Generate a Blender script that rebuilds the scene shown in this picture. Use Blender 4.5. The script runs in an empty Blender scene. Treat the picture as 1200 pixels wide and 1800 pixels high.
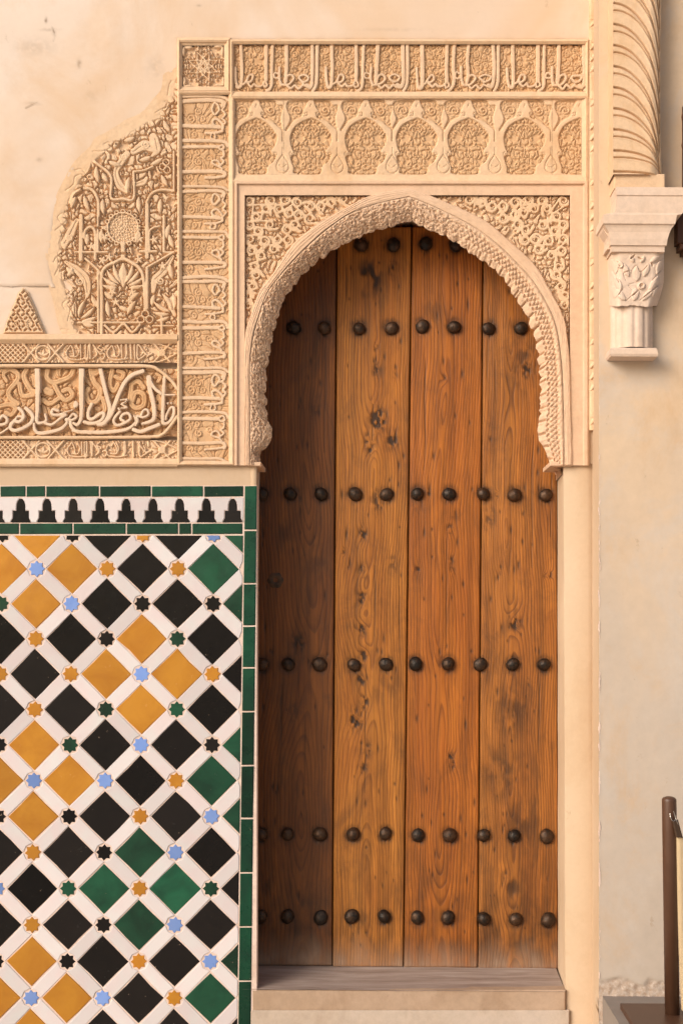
import bpy, math, random
import numpy as np
from mathutils import Matrix, Vector

random.seed(7)
RNG = np.random.default_rng(11)
scene = bpy.context.scene
R = math.radians

# ---------------------------------------------------------------- camera
PX0, F_PX, PITCH, ROLL = 660.0, 2500.0, math.atan(0.075), R(0.33)
CAM = Vector((0.0, -5.0, 1.49))
ROT = Matrix.Rotation(R(90) + PITCH, 3, 'X') @ Matrix.Rotation(ROLL, 3, 'Z')
cd = bpy.data.cameras.new('camera')
cam = bpy.data.objects.new('camera', cd)
scene.collection.objects.link(cam)
cam.matrix_world = Matrix.Translation(CAM) @ ROT.to_4x4()
cd.sensor_fit = 'VERTICAL'
cd.sensor_height = 36.0
cd.sensor_width = 24.0
cd.lens = F_PX / 1800.0 * 36.0
cd.shift_x = -(PX0 - 600.0) / 1800.0
cd.clip_start = 0.05
cd.clip_end = 600.0
scene.camera = cam

# ---------------------------------------------------------------- sky, sun, exposure
SUN_EL, SUN_AZ = R(25), R(226)
world = bpy.data.worlds.new('World')
scene.world = world
world.use_nodes = True
wn = world.node_tree
bg = wn.nodes['Background']
sky = wn.nodes.new('ShaderNodeTexSky')
sky.sky_type = 'NISHITA'
sky.sun_disc = False
sky.sun_elevation = SUN_EL
sky.sun_rotation = SUN_AZ
sky.air_density = 1.0
sky.dust_density = 4.0
sky.ozone_density = 0.6
wn.links.new(sky.outputs[0], bg.inputs[0])
bg.inputs[1].default_value = 0.11
sl = bpy.data.lights.new('sun', 'SUN')
sl.energy = 1.5
sl.angle = R(32)
sl.color = (1.0, 0.975, 0.945)
sun = bpy.data.objects.new('sun', sl)
scene.collection.objects.link(sun)
to_sun = Vector((math.sin(SUN_AZ) * math.cos(SUN_EL), math.cos(SUN_AZ) * math.cos(SUN_EL), math.sin(SUN_EL)))
sun.rotation_euler = to_sun.to_track_quat('Z', 'Y').to_euler()
sun.location = (-4, -6, 5)
scene.view_settings.view_transform = 'Standard'
scene.view_settings.look = 'None'
scene.view_settings.gamma = 1.0
scene.view_settings.use_curve_mapping = False
scene.view_settings.exposure = 0.42
try:
    scene.cycles.use_denoising = True
    scene.cycles.max_bounces = 10
    scene.cycles.diffuse_bounces = 6
except Exception:
    pass

# ---------------------------------------------------------------- photo pixel on a depth plane -> place in the world
RN = np.array(ROT)
CN = np.array(CAM)


def P(px, py, Y):
    """The point at depth Y (metres behind the wall face) met by the sight line through a measured image position."""
    px = np.asarray(px, float)
    py = np.asarray(py, float)
    Y = np.asarray(Y, float)
    d = np.stack(np.broadcast_arrays((px - PX0) / F_PX, (900.0 - py) / F_PX, -1.0), -1) @ RN.T
    t = (Y - CN[1]) / d[..., 1]
    return np.stack([CN[0] + t * d[..., 0], np.broadcast_to(Y, t.shape), CN[2] + t * d[..., 2]], -1)


PXM = 0.002            # metres per pixel on the wall face
WLOC = {}


def thing(name, label, cat, loc, group=None):
    o = bpy.data.objects.new(name, None)
    scene.collection.objects.link(o)
    o.location = loc
    o.empty_display_size = 0.1
    o['label'] = label
    o['category'] = cat
    if group:
        o['group'] = group
    WLOC[o.name] = Vector(loc)
    return o


def link(name, me, mat, parent, centre):
    o = bpy.data.objects.new(name, me)
    scene.collection.objects.link(o)
    if mat is not None and not me.materials:
        me.materials.append(mat)
    c = Vector(centre)
    WLOC[o.name] = c
    if parent is not None:
        o.parent = parent
        o.location = c - WLOC[parent.name]
    else:
        o.location = c
    return o


def add(name, verts, faces, mat, parent=None, smooth=False):
    v = np.asarray(verts, float)
    c = (v.min(0) + v.max(0)) / 2
    me = bpy.data.meshes.new(name)
    me.from_pydata((v - c).tolist(), [], [list(map(int, f)) for f in faces])
    if smooth:
        me.polygons.foreach_set('use_smooth', [True] * len(me.polygons))
    me.update()
    return link(name, me, mat, parent, c)


def grid_mesh(name, V, mask, mat, parent, attrs=None, skirt=0.0, smooth=True, kind=None):
    """V: rows x cols x 3 world points; quads where all corners are in mask."""
    ny, nx = V.shape[:2]
    if mask is None:
        mask = np.ones((ny, nx), bool)
    idx = -np.ones((ny, nx), int)
    q = mask[:-1, :-1] & mask[1:, :-1] & mask[1:, 1:] & mask[:-1, 1:]
    used = np.zeros((ny, nx), bool)
    used[:-1, :-1] |= q; used[1:, :-1] |= q; used[1:, 1:] |= q; used[:-1, 1:] |= q
    n = int(used.sum())
    if n == 0:
        return None
    idx[used] = np.arange(n)
    pts = V[used]
    F = np.stack([idx[:-1, :-1][q], idx[1:, :-1][q], idx[1:, 1:][q], idx[:-1, 1:][q]], -1)
    if skirt:
        ring = [(0, j) for j in range(nx)] + [(i, nx - 1) for i in range(1, ny)] + [(ny - 1, j) for j in range(nx - 2, -1, -1)] + [(i, 0) for i in range(ny - 2, 0, -1)]
        ri = np.array([idx[a] for a in ring])
        back = pts[ri] + np.array([0, skirt, 0])
        b0 = len(pts)
        pts = np.concatenate([pts, back])
        m = len(ri)
        k = np.arange(m)
        F = np.concatenate([F, np.stack([ri, ri[(k + 1) % m], b0 + (k + 1) % m, b0 + k], -1)])
    c = (pts.min(0) + pts.max(0)) / 2
    me = bpy.data.meshes.new(name)
    me.vertices.add(len(pts))
    me.vertices.foreach_set('co', (pts - c).astype(np.float32).ravel())
    me.loops.add(F.size)
    me.loops.foreach_set('vertex_index', F.astype(np.int32).ravel())
    me.polygons.add(len(F))
    me.polygons.foreach_set('loop_start', np.arange(0, F.size, 4, dtype=np.int32))
    me.update(calc_edges=True)
    if smooth:
        me.polygons.foreach_set('use_smooth', np.ones(len(F), bool))
    for an, arr in (attrs or {}).items():
        at = me.attributes.new(an, 'FLOAT', 'POINT')
        vals = np.zeros(len(pts), np.float32)
        vals[:n] = arr[used]
        at.data.foreach_set('value', vals)
    me.update()
    o = link(name, me, mat, parent, c)
    if kind:
        o['kind'] = kind
    return o


# ---------------------------------------------------------------- numpy noise
def vnoise(x, y, seed=0):
    r = np.random.default_rng(seed).random((256, 256))
    xi = np.floor(x).astype(int); yi = np.floor(y).astype(int)
    fx = x - xi; fy = y - yi
    fx = fx * fx * (3 - 2 * fx); fy = fy * fy * (3 - 2 * fy)
    g = lambda a, b: r[b % 256, a % 256]
    return (g(xi, yi) * (1 - fx) + g(xi + 1, yi) * fx) * (1 - fy) + (g(xi, yi + 1) * (1 - fx) + g(xi + 1, yi + 1) * fx) * fy


def fbm(x, y, seed=0, o=4):
    s = 0.0; a = 0.5; t = 0.0
    for k in range(o):
        s = s + a * vnoise(x * 2 ** k + 17 * k, y * 2 ** k + 5 * k, seed + k)
        t += a; a *= 0.5
    return s / t


def worley(x, y, seed):
    r = np.random.default_rng(seed)
    jx, jy, ji = r.random((128, 128)), r.random((128, 128)), r.random((128, 128))
    xi = np.floor(x).astype(int); yi = np.floor(y).astype(int)
    F1 = np.full(x.shape, 9.0); F2 = F1.copy(); I = np.zeros(x.shape); VX = I.copy(); VY = I.copy()
    for dy in (-1, 0, 1):
        for dx in (-1, 0, 1):
            cx, cy = (xi + dx) % 128, (yi + dy) % 128
            ox = xi + dx + .12 + .76 * jx[cy, cx] - x; oy = yi + dy + .12 + .76 * jy[cy, cx] - y
            d = np.hypot(ox, oy)
            near = d < F1
            F2 = np.where(near, F1, np.minimum(F2, d))
            I = np.where(near, ji[cy, cx], I)
            VX = np.where(near, ox, VX); VY = np.where(near, oy, VY)
            F1 = np.where(near, d, F1)
    return F1, F2, I, VX, VY


def spline(pts, step=2.0, w=None):
    p = np.asarray(pts, float)
    if len(p) < 3:
        n = max(2, int(np.hypot(*(p[-1] - p[0])) / step) + 1)
        u = np.linspace(0, 1, n)[:, None]
        q = p[0] + (p[-1] - p[0]) * u
        return (q, None if w is None else np.interp(u[:, 0] * (len(w) - 1), range(len(w)), w))
    e = np.concatenate([[2 * p[0] - p[1]], p, [2 * p[-1] - p[-2]]])
    out, ws = [], []
    for i in range(len(p) - 1):
        a, b, c, d = e[i], e[i + 1], e[i + 2], e[i + 3]
        n = max(2, int(np.hypot(*(c - b)) / step) + 1)
        for t in np.linspace(0, 1, n, endpoint=False):
            out.append(0.5 * ((2 * b) + (c - a) * t + (2 * a - 5 * b + 4 * c - d) * t * t + (-a + 3 * b - 3 * c + d) * t ** 3))
            if w is not None:
                ws.append(w[i] + (w[i + 1] - w[i]) * t)
    out.append(p[-1])
    if w is not None:
        ws.append(w[-1])
    return np.array(out), (np.array(ws) if w is not None else None)


class Canvas:
    """A height map over an area of the wall, in image-sized units (2 mm)."""

    def __init__(s, x0, y0, x1, y1, step, bottom):
        s.x0, s.y0, s.x1, s.y1, s.step, s.bottom = x0, y0, x1, y1, step, bottom
        s.nx = max(2, int(round((x1 - x0) / step)) + 1)
        s.ny = max(2, int(round((y1 - y0) / step)) + 1)
        s.xs = np.linspace(x0, x1, s.nx); s.ys = np.linspace(y0, y1, s.ny)
        s.X, s.Y = np.meshgrid(s.xs, s.ys)
        s.h = np.full((s.ny, s.nx), float(bottom))
        s.v = np.full((s.ny, s.nx), -99.0)

    def win(s, xa, ya, xb, yb):
        i0 = max(0, int((ya - s.y0) / s.step)); i1 = min(s.ny, int((yb - s.y0) / s.step) + 2)
        j0 = max(0, int((xa - s.x0) / s.step)); j1 = min(s.nx, int((xb - s.x0) / s.step) + 2)
        return None if i1 <= i0 or j1 <= j0 else (slice(i0, i1), slice(j0, j1))

    def dist(s, pts, w, smooth=True, pad=6.0):
        """(window, half width minus distance) of a stroke; w is a width or one width per point"""
        ww = [w] * len(pts) if np.isscalar(w) else list(w)
        q, qw = spline(pts, 2.0, ww) if smooth else (np.asarray(pts, float), np.asarray(ww, float))
        m = max(ww) / 2 + pad
        W = s.win(q[:, 0].min() - m, q[:, 1].min() - m, q[:, 0].max() + m, q[:, 1].max() + m)
        if W is None:
            return None
        out = np.full((W[0].stop - W[0].start, W[1].stop - W[1].start), -1e3)
        for k in range(len(q) - 1):
            a, b = q[k], q[k + 1]
            mm = max(qw[k], qw[k + 1]) / 2 + pad
            V = s.win(min(a[0], b[0]) - mm, min(a[1], b[1]) - mm, max(a[0], b[0]) + mm, max(a[1], b[1]) + mm)
            if V is None:
                continue
            X = s.X[V]; Y = s.Y[V]
            d = b - a; L = d @ d + 1e-9
            t = np.clip(((X - a[0]) * d[0] + (Y - a[1]) * d[1]) / L, 0, 1)
            v = (qw[k] + (qw[k + 1] - qw[k]) * t) / 2 - np.hypot(X - a[0] - t * d[0], Y - a[1] - t * d[1])
            o = out[V[0].start - W[0].start:V[0].stop - W[0].start, V[1].start - W[1].start:V[1].stop - W[1].start]
            np.maximum(o, v, out=o)
        return W, out

    def poly(s, pts, smooth=False):
        q = spline(list(pts) + [pts[0]], 3.0)[0] if smooth else np.asarray(list(pts) + [pts[0]], float)
        W, d = s.dist(q, 0.0, smooth=False, pad=7)
        X = s.X[W]; Y = s.Y[W]
        ins = np.zeros(X.shape, bool)
        for a, b in zip(q[:-1], q[1:]):
            if a[1] == b[1]:
                continue
            c = ((a[1] > Y) != (b[1] > Y)) & (X < (b[0] - a[0]) * (Y - a[1]) / (b[1] - a[1]) + a[0])
            ins ^= c
        d = np.minimum(-d, 1e3)
        return W, np.where(ins, d, -d)

    def put(s, Wd, top, edge=1.6, dome=0.0, domew=6.0):
        if Wd is None:
            return
        W, v = Wd
        s.v[W] = np.maximum(s.v[W], v)
        a = np.clip(v / edge + 0.5, 0, 1); a = a * a * (3 - 2 * a)
        hh = s.bottom + (top - s.bottom) * a + dome * np.clip(v / domew, 0, 1) * a
        s.h[W] = np.maximum(s.h[W], hh)

    def carve(s, Wd, to, edge=1.6):
        if Wd is None:
            return
        W, v = Wd
        a = np.clip(v / edge + 0.5, 0, 1); a = a * a * (3 - 2 * a)
        s.h[W] = np.where(s.h[W] > to, s.h[W] + (to - s.h[W]) * a, s.h[W])

    def stroke(s, pts, w, top, edge=1.6, dome=0.0, smooth=True):
        s.put(s.dist(pts, w, smooth), top, edge, dome, (w if np.isscalar(w) else max(w)) / 2)

    def groove(s, pts, w, to, edge=1.5, smooth=True):
        s.carve(s.dist(pts, w, smooth), to, edge)

    def ring(s, cx, cy, r, w, top, a0=0.0, a1=360.0, dome=0.5):
        n = max(8, int(abs(a1 - a0) / 20))
        s.stroke([(cx + r * math.cos(R(a)), cy + r * math.sin(R(a))) for a in np.linspace(a0, a1, n)], w, top, dome=dome)

    def spiral(s, cx, cy, r0, r1, a0, turns, w, top, dome=0.6, cut=False):
        n = max(6, int(abs(turns) * 14))
        t = np.linspace(0, 1, n)
        pts = [(cx + (r0 + (r1 - r0) * u) * math.cos(R(a0) + turns * u * 2 * math.pi), cy + (r0 + (r1 - r0) * u) * math.sin(R(a0) + turns * u * 2 * math.pi)) for u in t]
        if cut:
            s.groove(pts, w, top)
        else:
            s.stroke(pts, w, top, dome=dome)

    def leaf(s, x, y, ang, L, w, top, bend=0.25, dome=1.2):
        c, n = math.cos(ang), math.sin(ang)
        pts = [(x + u * L * c - bend * L * u * (1 - u) * n, y + u * L * n + bend * L * u * (1 - u) * c) for u in (0, .25, .55, .8, 1)]
        s.stroke(pts, [w * .35, w * .9, w, w * .55, .4], top, dome=dome)

    def at(s, x, y):
        j = int(round((x - s.x0) / s.step)); i = int(round((y - s.y0) / s.step))
        return s.h[i, j] if 0 <= i < s.ny and 0 <= j < s.nx else 1e3

    def fill(s, n, lmin, lmax, top, rng, inside=None, wr=0.42, thr=1.5, curl=0.25):
        """scatter small carved leaves and curls wherever the ground is still free"""
        for _ in range(n):
            x = rng.uniform(s.x0, s.x1); y = rng.uniform(s.y0, s.y1)
            if inside is not None and not inside(x, y):
                continue
            L = rng.uniform(lmin, lmax); a = rng.uniform(0, 2 * math.pi)
            ok = True
            for u in (0, .5, 1):
                for k in (-1, 1):
                    xx = x + u * L * math.cos(a) - k * L * wr * .45 * math.sin(a); yy = y + u * L * math.sin(a) + k * L * wr * .45 * math.cos(a)
                    if s.at(xx, yy) > s.bottom + thr or (inside is not None and not inside(xx, yy)):
                        ok = False
            if not ok:
                continue
            if rng.random() < curl:
                r = L * .32
                s.spiral(x, y, r * .45, r * 1.1, math.degrees(a), rng.choice([-1, 1]) * 1.1, r * .62, top)
            else:
                s.leaf(x, y, a, L, L * wr, top + rng.uniform(-.8, .3), bend=rng.uniform(-.6, .6))

    def plump(s, cell, top, gap, seed, edge=1.5, keep=1.6, var=1.0, drop=.12, eye=.45, inside=None, warp=1.0, dome=.3, xm=None, ym=None):
        """fill what is still ground with close-set rounded leaf pieces parted by narrow cuts"""
        XX = s.X if xm is None else xm
        YY = s.Y if ym is None else ym
        wx = XX / cell + warp * (fbm(XX / (cell * 2.2), YY / (cell * 2.2), seed, 2) - .5) * 2
        wy = YY / (cell * 1.25) + warp * (fbm(XX / (cell * 2.2) + 40, YY / (cell * 2.2), seed + 1, 2) - .5) * 2
        F1, F2, I, VX, VY = worley(wx, wy, seed + 2)
        th = I * 23.0 % 3.1416
        rib = np.abs(VX * np.sin(th) - VY * np.cos(th) + .12 * np.sin(7 * (VX * np.cos(th) + VY * np.sin(th))))
        side = np.abs(((VX * np.cos(th) + VY * np.sin(th) + .6 * rib) * 5.0) % 1 - .5)
        e = (F2 - F1) * cell * .5
        a = np.clip((e - gap / 2) / edge + .5, 0, 1); a = a * a * (3 - 2 * a)
        b = np.clip((-s.v - keep) / edge + .5, 0, 1)
        tp = top - var * I + dome * np.clip(e / (cell * .28), 0, 1)
        hh = s.bottom + (tp - s.bottom) * a * b
        if cell > 7:
            vein = np.clip(1 - rib * cell / 1.0, 0, 1) + .45 * np.clip(1 - (.5 - side) * cell / 2.2, 0, 1) * (rib * cell > 1.2) * (cell > 10)
            hh = hh - 1.5 * np.clip(vein, 0, 1) * a * b
        hole = (I > 1 - eye) & (F1 * cell < cell * .15)
        hh = np.where(hole, hh - 4.0, hh)
        hh = np.where(I * 7.31 % 1 < drop, s.bottom, hh)
        if inside is not None:
            hh = np.where(inside, hh, s.bottom)
        s.h = np.maximum(s.h, hh)
        return a * b

    def rough(s, amp, scale, seed):
        s.h += amp * (fbm(s.X / scale, s.Y / scale, seed, 3) - 0.5) * 2

    def mesh(s, name, mat, parent, base=-0.01, mask=None, attrs=None, kind=None, skirt=0.0):
        V = P(s.X, s.Y, base)
        V[..., 1] = base - s.h * PXM
        return grid_mesh(name, V, mask, mat, parent, attrs, skirt, kind=kind)


def strokes_obj(name, strokes, bounds, top, bottom, mat, parent, base=-0.01, step=1.0, dome=0.7, seed=0, edge=1.25):
    """one carved letter: a raised piece of its own, its flanks running down below the ground it stands on"""
    xs, ys = [], []
    for pts, w in strokes:
        p = np.asarray(pts, float); m = np.max(w) / 2 + 2.5
        xs += [p[:, 0].min() - m, p[:, 0].max() + m]; ys += [p[:, 1].min() - m, p[:, 1].max() + m]
    x0, x1 = max(min(xs), bounds[0]), min(max(xs), bounds[2]); y0, y1 = max(min(ys), bounds[1]), min(max(ys), bounds[3])
    if x1 - x0 < 4 or y1 - y0 < 4:
        return None
    c = Canvas(x0, y0, x1, y1, step, bottom)
    for pts, w in strokes:
        c.stroke(pts, w, top, edge=edge, dome=dome)
    mask = c.h > bottom + 0.02
    c.h += 0.5 * (fbm(c.X / 9, c.Y / 9, seed + 3, 2) - .5) * (c.h > bottom + 2)
    return c.mesh(name, mat, parent, base, mask)


def rect_loop(name, outer, inner, prof, mat, parent):
    """a mitred moulding: nested rectangles (l, t, r, b) lofted through prof [(share of the way in, depth Y)]"""
    V, F = [], []
    for t, y in prof:
        l, tp, r, b = [o + (i - o) * t for o, i in zip(outer, inner)]
        V += [P(l, tp, y), P(l, b, y), P(r, b, y), P(r, tp, y)]
    for k in range(len(prof) - 1):
        for i in range(4):
            j = (i + 1) % 4
            F.append([4 * k + i, 4 * k + j, 4 * (k + 1) + j, 4 * (k + 1) + i])
    return add(name, V, F, mat, parent)


def cbox(name, l, t, r, b, yf, yb, mat, parent, ch=1.5, taper=0.0):
    """a block with its front edges chamfered"""
    V = []
    for dx, y in ((ch, yf), (0, yf + ch * PXM), (0, yb)):
        base = P(np.array([l + dx, l + dx, r - dx, r - dx]), np.array([t + dx, b - dx, b - dx, t + dx]), yf)
        base = base.copy(); base[:, 1] = y
        V += list(base)
    F = [[0, 1, 2, 3]]
    for k in range(2):
        for i in range(4):
            j = (i + 1) % 4
            F.append([4 * k + i, 4 * (k + 1) + i, 4 * (k + 1) + j, 4 * k + j])
    F.append([11, 10, 9, 8])
    return add(name, V, F, mat, parent)


def inset(poly, d):
    p = np.asarray(poly, float)
    n = len(p)
    area = sum(p[i][0] * p[(i + 1) % n][1] - p[(i + 1) % n][0] * p[i][1] for i in range(n))
    sg = 1 if area > 0 else -1
    out = []
    for i in range(n):
        a, b, c = p[i - 1], p[i], p[(i + 1) % n]
        u = (b - a) / (np.hypot(*(b - a)) + 1e-9); v = (c - b) / (np.hypot(*(c - b)) + 1e-9)
        n1 = sg * np.array([-u[1], u[0]]); n2 = sg * np.array([-v[1], v[0]])
        m = n1 + n2; k = max(m @ m / 2, 0.35)
        out.append(b + d * m / k)
    return np.array(out)


def tile(name, poly, yf, th, mat, parent, ch=0.9, tilt=None, gap=0.5):
    """a glazed piece of any outline: flat face, eased edge, real thickness"""
    p = np.asarray(poly, float)
    n = len(p)
    area = sum(p[i][0] * p[(i + 1) % n][1] - p[(i + 1) % n][0] * p[i][1] for i in range(n))
    if abs(area) < 12:
        return None
    if area > 0:
        p = p[::-1]
    p = inset(p, gap)
    q = inset(p, ch)
    c = p.mean(0)
    tx, ty = tilt if tilt else (random.gauss(0, .0055), random.gauss(0, .0055))
    V = []
    for pts, dy in ((q, 0.0), (p, ch * PXM * .8), (p, th)):
        w = P(pts[:, 0], pts[:, 1], yf).copy()
        w[:, 1] += dy + ((pts[:, 0] - c[0]) * tx + (pts[:, 1] - c[1]) * ty) * PXM
        V += list(w)
    F = [list(range(n))]
    for k in range(2):
        for i in range(n):
            j = (i + 1) % n
            F.append([n * k + i, n * (k + 1) + i, n * (k + 1) + j, n * k + j])
    return add(name, V, F, mat, parent)


def clip(poly, a, b):
    """keep what lies to the left of the line a->b (image axes, y down: left = smaller cross)"""
    out = []
    n = len(poly)
    f = lambda p: (b[0] - a[0]) * (p[1] - a[1]) - (b[1] - a[1]) * (p[0] - a[0])
    for i in range(n):
        p, q = poly[i], poly[(i + 1) % n]
        fp, fq = f(p), f(q)
        if fp >= 0:
            out.append(p)
        if (fp > 0) != (fq > 0) and abs(fp - fq) > 1e-9:
            t = fp / (fp - fq)
            out.append((p[0] + (q[0] - p[0]) * t, p[1] + (q[1] - p[1]) * t))
    res = []
    for p in out:
        if not res or math.hypot(p[0] - res[-1][0], p[1] - res[-1][1]) > 0.4:
            res.append(p)
    if len(res) > 2 and math.hypot(res[0][0] - res[-1][0], res[0][1] - res[-1][1]) < 0.4:
        res.pop()
    return res


# ---------------------------------------------------------------- materials
class NT:
    def __init__(s, name):
        s.m = bpy.data.materials.new(name)
        s.m.use_nodes = True
        s.t = s.m.node_tree
        s.b = s.t.nodes['Principled BSDF']

    def n(s, typ, ins=None, **kw):
        nd = s.t.nodes.new(typ)
        for k, v in kw.items():
            setattr(nd, k, v)
        for k, v in (ins or {}).items():
            s.set(nd.inputs[k], v)
        return nd

    def set(s, sock, v):
        if isinstance(v, bpy.types.NodeSocket):
            s.t.links.new(v, sock)
        else:
            sock.default_value = v

    def math(s, op, a, b=0.0, c=0.0, clamp=False):
        nd = s.n('ShaderNodeMath', {0: a, 1: b, 2: c}, operation=op)
        nd.use_clamp = clamp
        return nd.outputs[0]

    def pos(s):
        return s.n('ShaderNodeNewGeometry').outputs['Position']

    def scaled(s, v, sc, off=(0, 0, 0)):
        return s.n('ShaderNodeMapping', {'Vector': v, 'Scale': sc, 'Location': off}).outputs[0]

    def noise(s, v, scale, detail=4.0, rough=0.55, dist=0.0):
        return s.n('ShaderNodeTexNoise', {'Vector': v, 'Scale': scale, 'Detail': detail, 'Roughness': rough, 'Distortion': dist}).outputs['Fac']

    def ramp(s, f, stops):
        nd = s.n('ShaderNodeValToRGB', {0: f})
        cr = nd.color_ramp
        while len(cr.elements) < len(stops):
            cr.elements.new(0.5)
        for e, (p, c) in zip(cr.elements, stops):
            e.position = p
            e.color = (c, c, c, 1) if np.isscalar(c) else (*c, 1)
        return nd.outputs[0]

    def mix(s, f, a, b, mode='MIX'):
        nd = s.n('ShaderNodeMix', data_type='RGBA', blend_type=mode)
        s.set(nd.inputs[0], f)
        for k, v in ((6, a), (7, b)):
            s.set(nd.inputs[k], v if isinstance(v, bpy.types.NodeSocket) else (*v, 1))
        return nd.outputs[2]

    def bump(s, h, strength, dist=0.002, normal=None):
        nd = s.n('ShaderNodeBump', {'Height': h, 'Strength': strength, 'Distance': dist})
        if normal is not None:
            s.set(nd.inputs['Normal'], normal)
        return nd.outputs[0]

    def done(s, col, rough=0.8, normal=None, spec=0.3, metal=0.0):
        s.set(s.b.inputs['Base Color'], col if isinstance(col, bpy.types.NodeSocket) else (*col, 1))
        s.set(s.b.inputs['Roughness'], rough)
        s.b.inputs['Specular IOR Level'].default_value = spec
        s.b.inputs['Metallic'].default_value = metal
        if normal is not None:
            s.set(s.b.inputs['Normal'], normal)
        return s.m


def stucco(name, c1, c2, dirt, dirt_amt=0.5, big=2.2, fine=260.0, bump=0.25, warm=None, speck=(.93, 1.05)):
    k = NT(name)
    p = k.pos()
    a = k.ramp(k.noise(p, big, 5, .6), [(.32, 0.0), (.7, 1.0)])
    col = k.mix(a, c1, c2)
    d = k.ramp(k.noise(k.scaled(p, (1, 1, .55), (3, 1, 7)), big * 2.3, 11, .72, .4), [(.5, 0.0), (.70, 1.0)])
    col = k.mix(k.math('MULTIPLY', d, dirt_amt), col, dirt)
    sp = k.ramp(k.noise(p, 46.0, 5, .7), [(.35, speck[0]), (.62, speck[1])])
    col = k.mix(1.0, col, sp, 'MULTIPLY')
    if warm:
        w = k.ramp(k.noise(k.scaled(p, (1, 1, 1), (9, 4, 2)), 1.1, 4, .6, .8), [(.46, 0.0), (.66, 1.0)])
        col = k.mix(k.math('MULTIPLY', w, .75), col, warm)
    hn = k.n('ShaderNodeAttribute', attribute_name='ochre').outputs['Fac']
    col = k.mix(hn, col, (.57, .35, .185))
    ch = k.ramp(k.noise(k.scaled(p, (1, 1, .7), (6, 2, 11)), 17, 6, .72, .3), [(.66, 0.0), (.71, .38)])
    col = k.mix(ch, col, tuple(.62 * q for q in dirt))
    mk = k.n('ShaderNodeAttribute', attribute_name='mark').outputs['Fac']
    col = k.mix(mk, col, (.17, .095, .05))
    h = k.math('ADD', k.noise(p, fine, 4, .6), k.math('MULTIPLY', k.noise(p, fine / 9, 4, .6), 1.0))
    return k.done(col, .86, k.bump(h, bump, .0022), .22)


M_PLASTER = stucco('peach_plaster', (.68, .53, .415), (.705, .595, .51), (.62, .425, .27),   .75, 1.1, 150, .07, warm=(.63, .425, .26), speck=(.985, 1.01))
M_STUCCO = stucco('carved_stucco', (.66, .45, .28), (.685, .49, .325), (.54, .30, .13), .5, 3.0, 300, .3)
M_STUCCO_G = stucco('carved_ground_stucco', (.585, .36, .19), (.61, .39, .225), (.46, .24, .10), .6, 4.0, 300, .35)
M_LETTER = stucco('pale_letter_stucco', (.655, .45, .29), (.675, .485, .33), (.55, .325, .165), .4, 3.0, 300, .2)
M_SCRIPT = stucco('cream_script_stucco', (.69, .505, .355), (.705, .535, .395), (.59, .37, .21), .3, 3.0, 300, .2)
M_ARCH = stucco('arch_stucco', (.65, .435, .285), (.66, .46, .32), (.52, .33, .19), .45, 3.0, 240, .35)
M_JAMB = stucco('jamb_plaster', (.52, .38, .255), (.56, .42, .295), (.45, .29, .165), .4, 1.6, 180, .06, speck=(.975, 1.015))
M_STONE = stucco('marble', (.655, .49, .37), (.68, .525, .42), (.54, .38, .26), .35, 4.0, 240, .1)
M_GROUT = stucco('pale_grout', (.66, .50, .42), (.70, .56, .48), (.45, .30, .22), .5, 6.0, 300, .2)


def pier_plaster():
    k = NT('stained_grey_plaster')
    p = k.pos()
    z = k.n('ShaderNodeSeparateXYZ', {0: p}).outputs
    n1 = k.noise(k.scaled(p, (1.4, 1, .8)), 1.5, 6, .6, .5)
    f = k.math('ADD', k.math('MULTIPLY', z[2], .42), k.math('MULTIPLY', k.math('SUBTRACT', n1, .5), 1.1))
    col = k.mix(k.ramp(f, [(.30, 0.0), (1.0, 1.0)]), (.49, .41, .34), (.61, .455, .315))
    n2 = k.noise(k.scaled(p, (1, 1, .7), (2, 8, 4)), 3.2, 12, .70, .9)
    col = k.mix(k.math('MULTIPLY', k.ramp(n2, [(.50, 0.0), (.68, 1.0)]), .55), col, (.53, .345, .195))
    n3 = k.noise(k.scaled(p, (1, 1, .9), (5, 3, 1)), 2.1, 12, .68, .7)
    col = k.mix(k.math('MULTIPLY', k.ramp(n3, [(.52, 0.0), (.66, 1.0)]), .7), col, (.52, .46, .41))
    dm = k.n('ShaderNodeAttribute', attribute_name='bare').outputs['Fac']
    salt = k.ramp(k.noise(p, 70, 6, .75, .3), [(.38, (.40, .29, .215)), (.55, (.49, .395, .325)), (.68, (.60, .52, .46))])
    chp = k.ramp(k.noise(k.scaled(p, (1, 1, .8), (4, 9, 2)), 13, 8, .75, .5), [(.64, 0.0), (.68, .6)])
    col = k.mix(chp, col, (.40, .30, .22))
    chw = k.ramp(k.noise(k.scaled(p, (1, 1, .8), (14, 1, 6)), 9, 9, .75, .5), [(.70, 0.0), (.75, .25)])
    col = k.mix(chw, col, (.64, .58, .52))
    col = k.mix(dm, col, salt)
    sp = k.ramp(k.noise(p, 26.0, 7, .7), [(.3, .955), (.65, 1.025)])
    col = k.mix(1.0, col, sp, 'MULTIPLY')
    h = k.math('ADD', k.noise(p, 190, 4, .6), k.math('MULTIPLY', k.noise(p, 20, 4, .6), 1.4))
    return k.done(col, .88, k.bump(h, .10, .002), .2)


M_PIER = pier_plaster()


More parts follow.
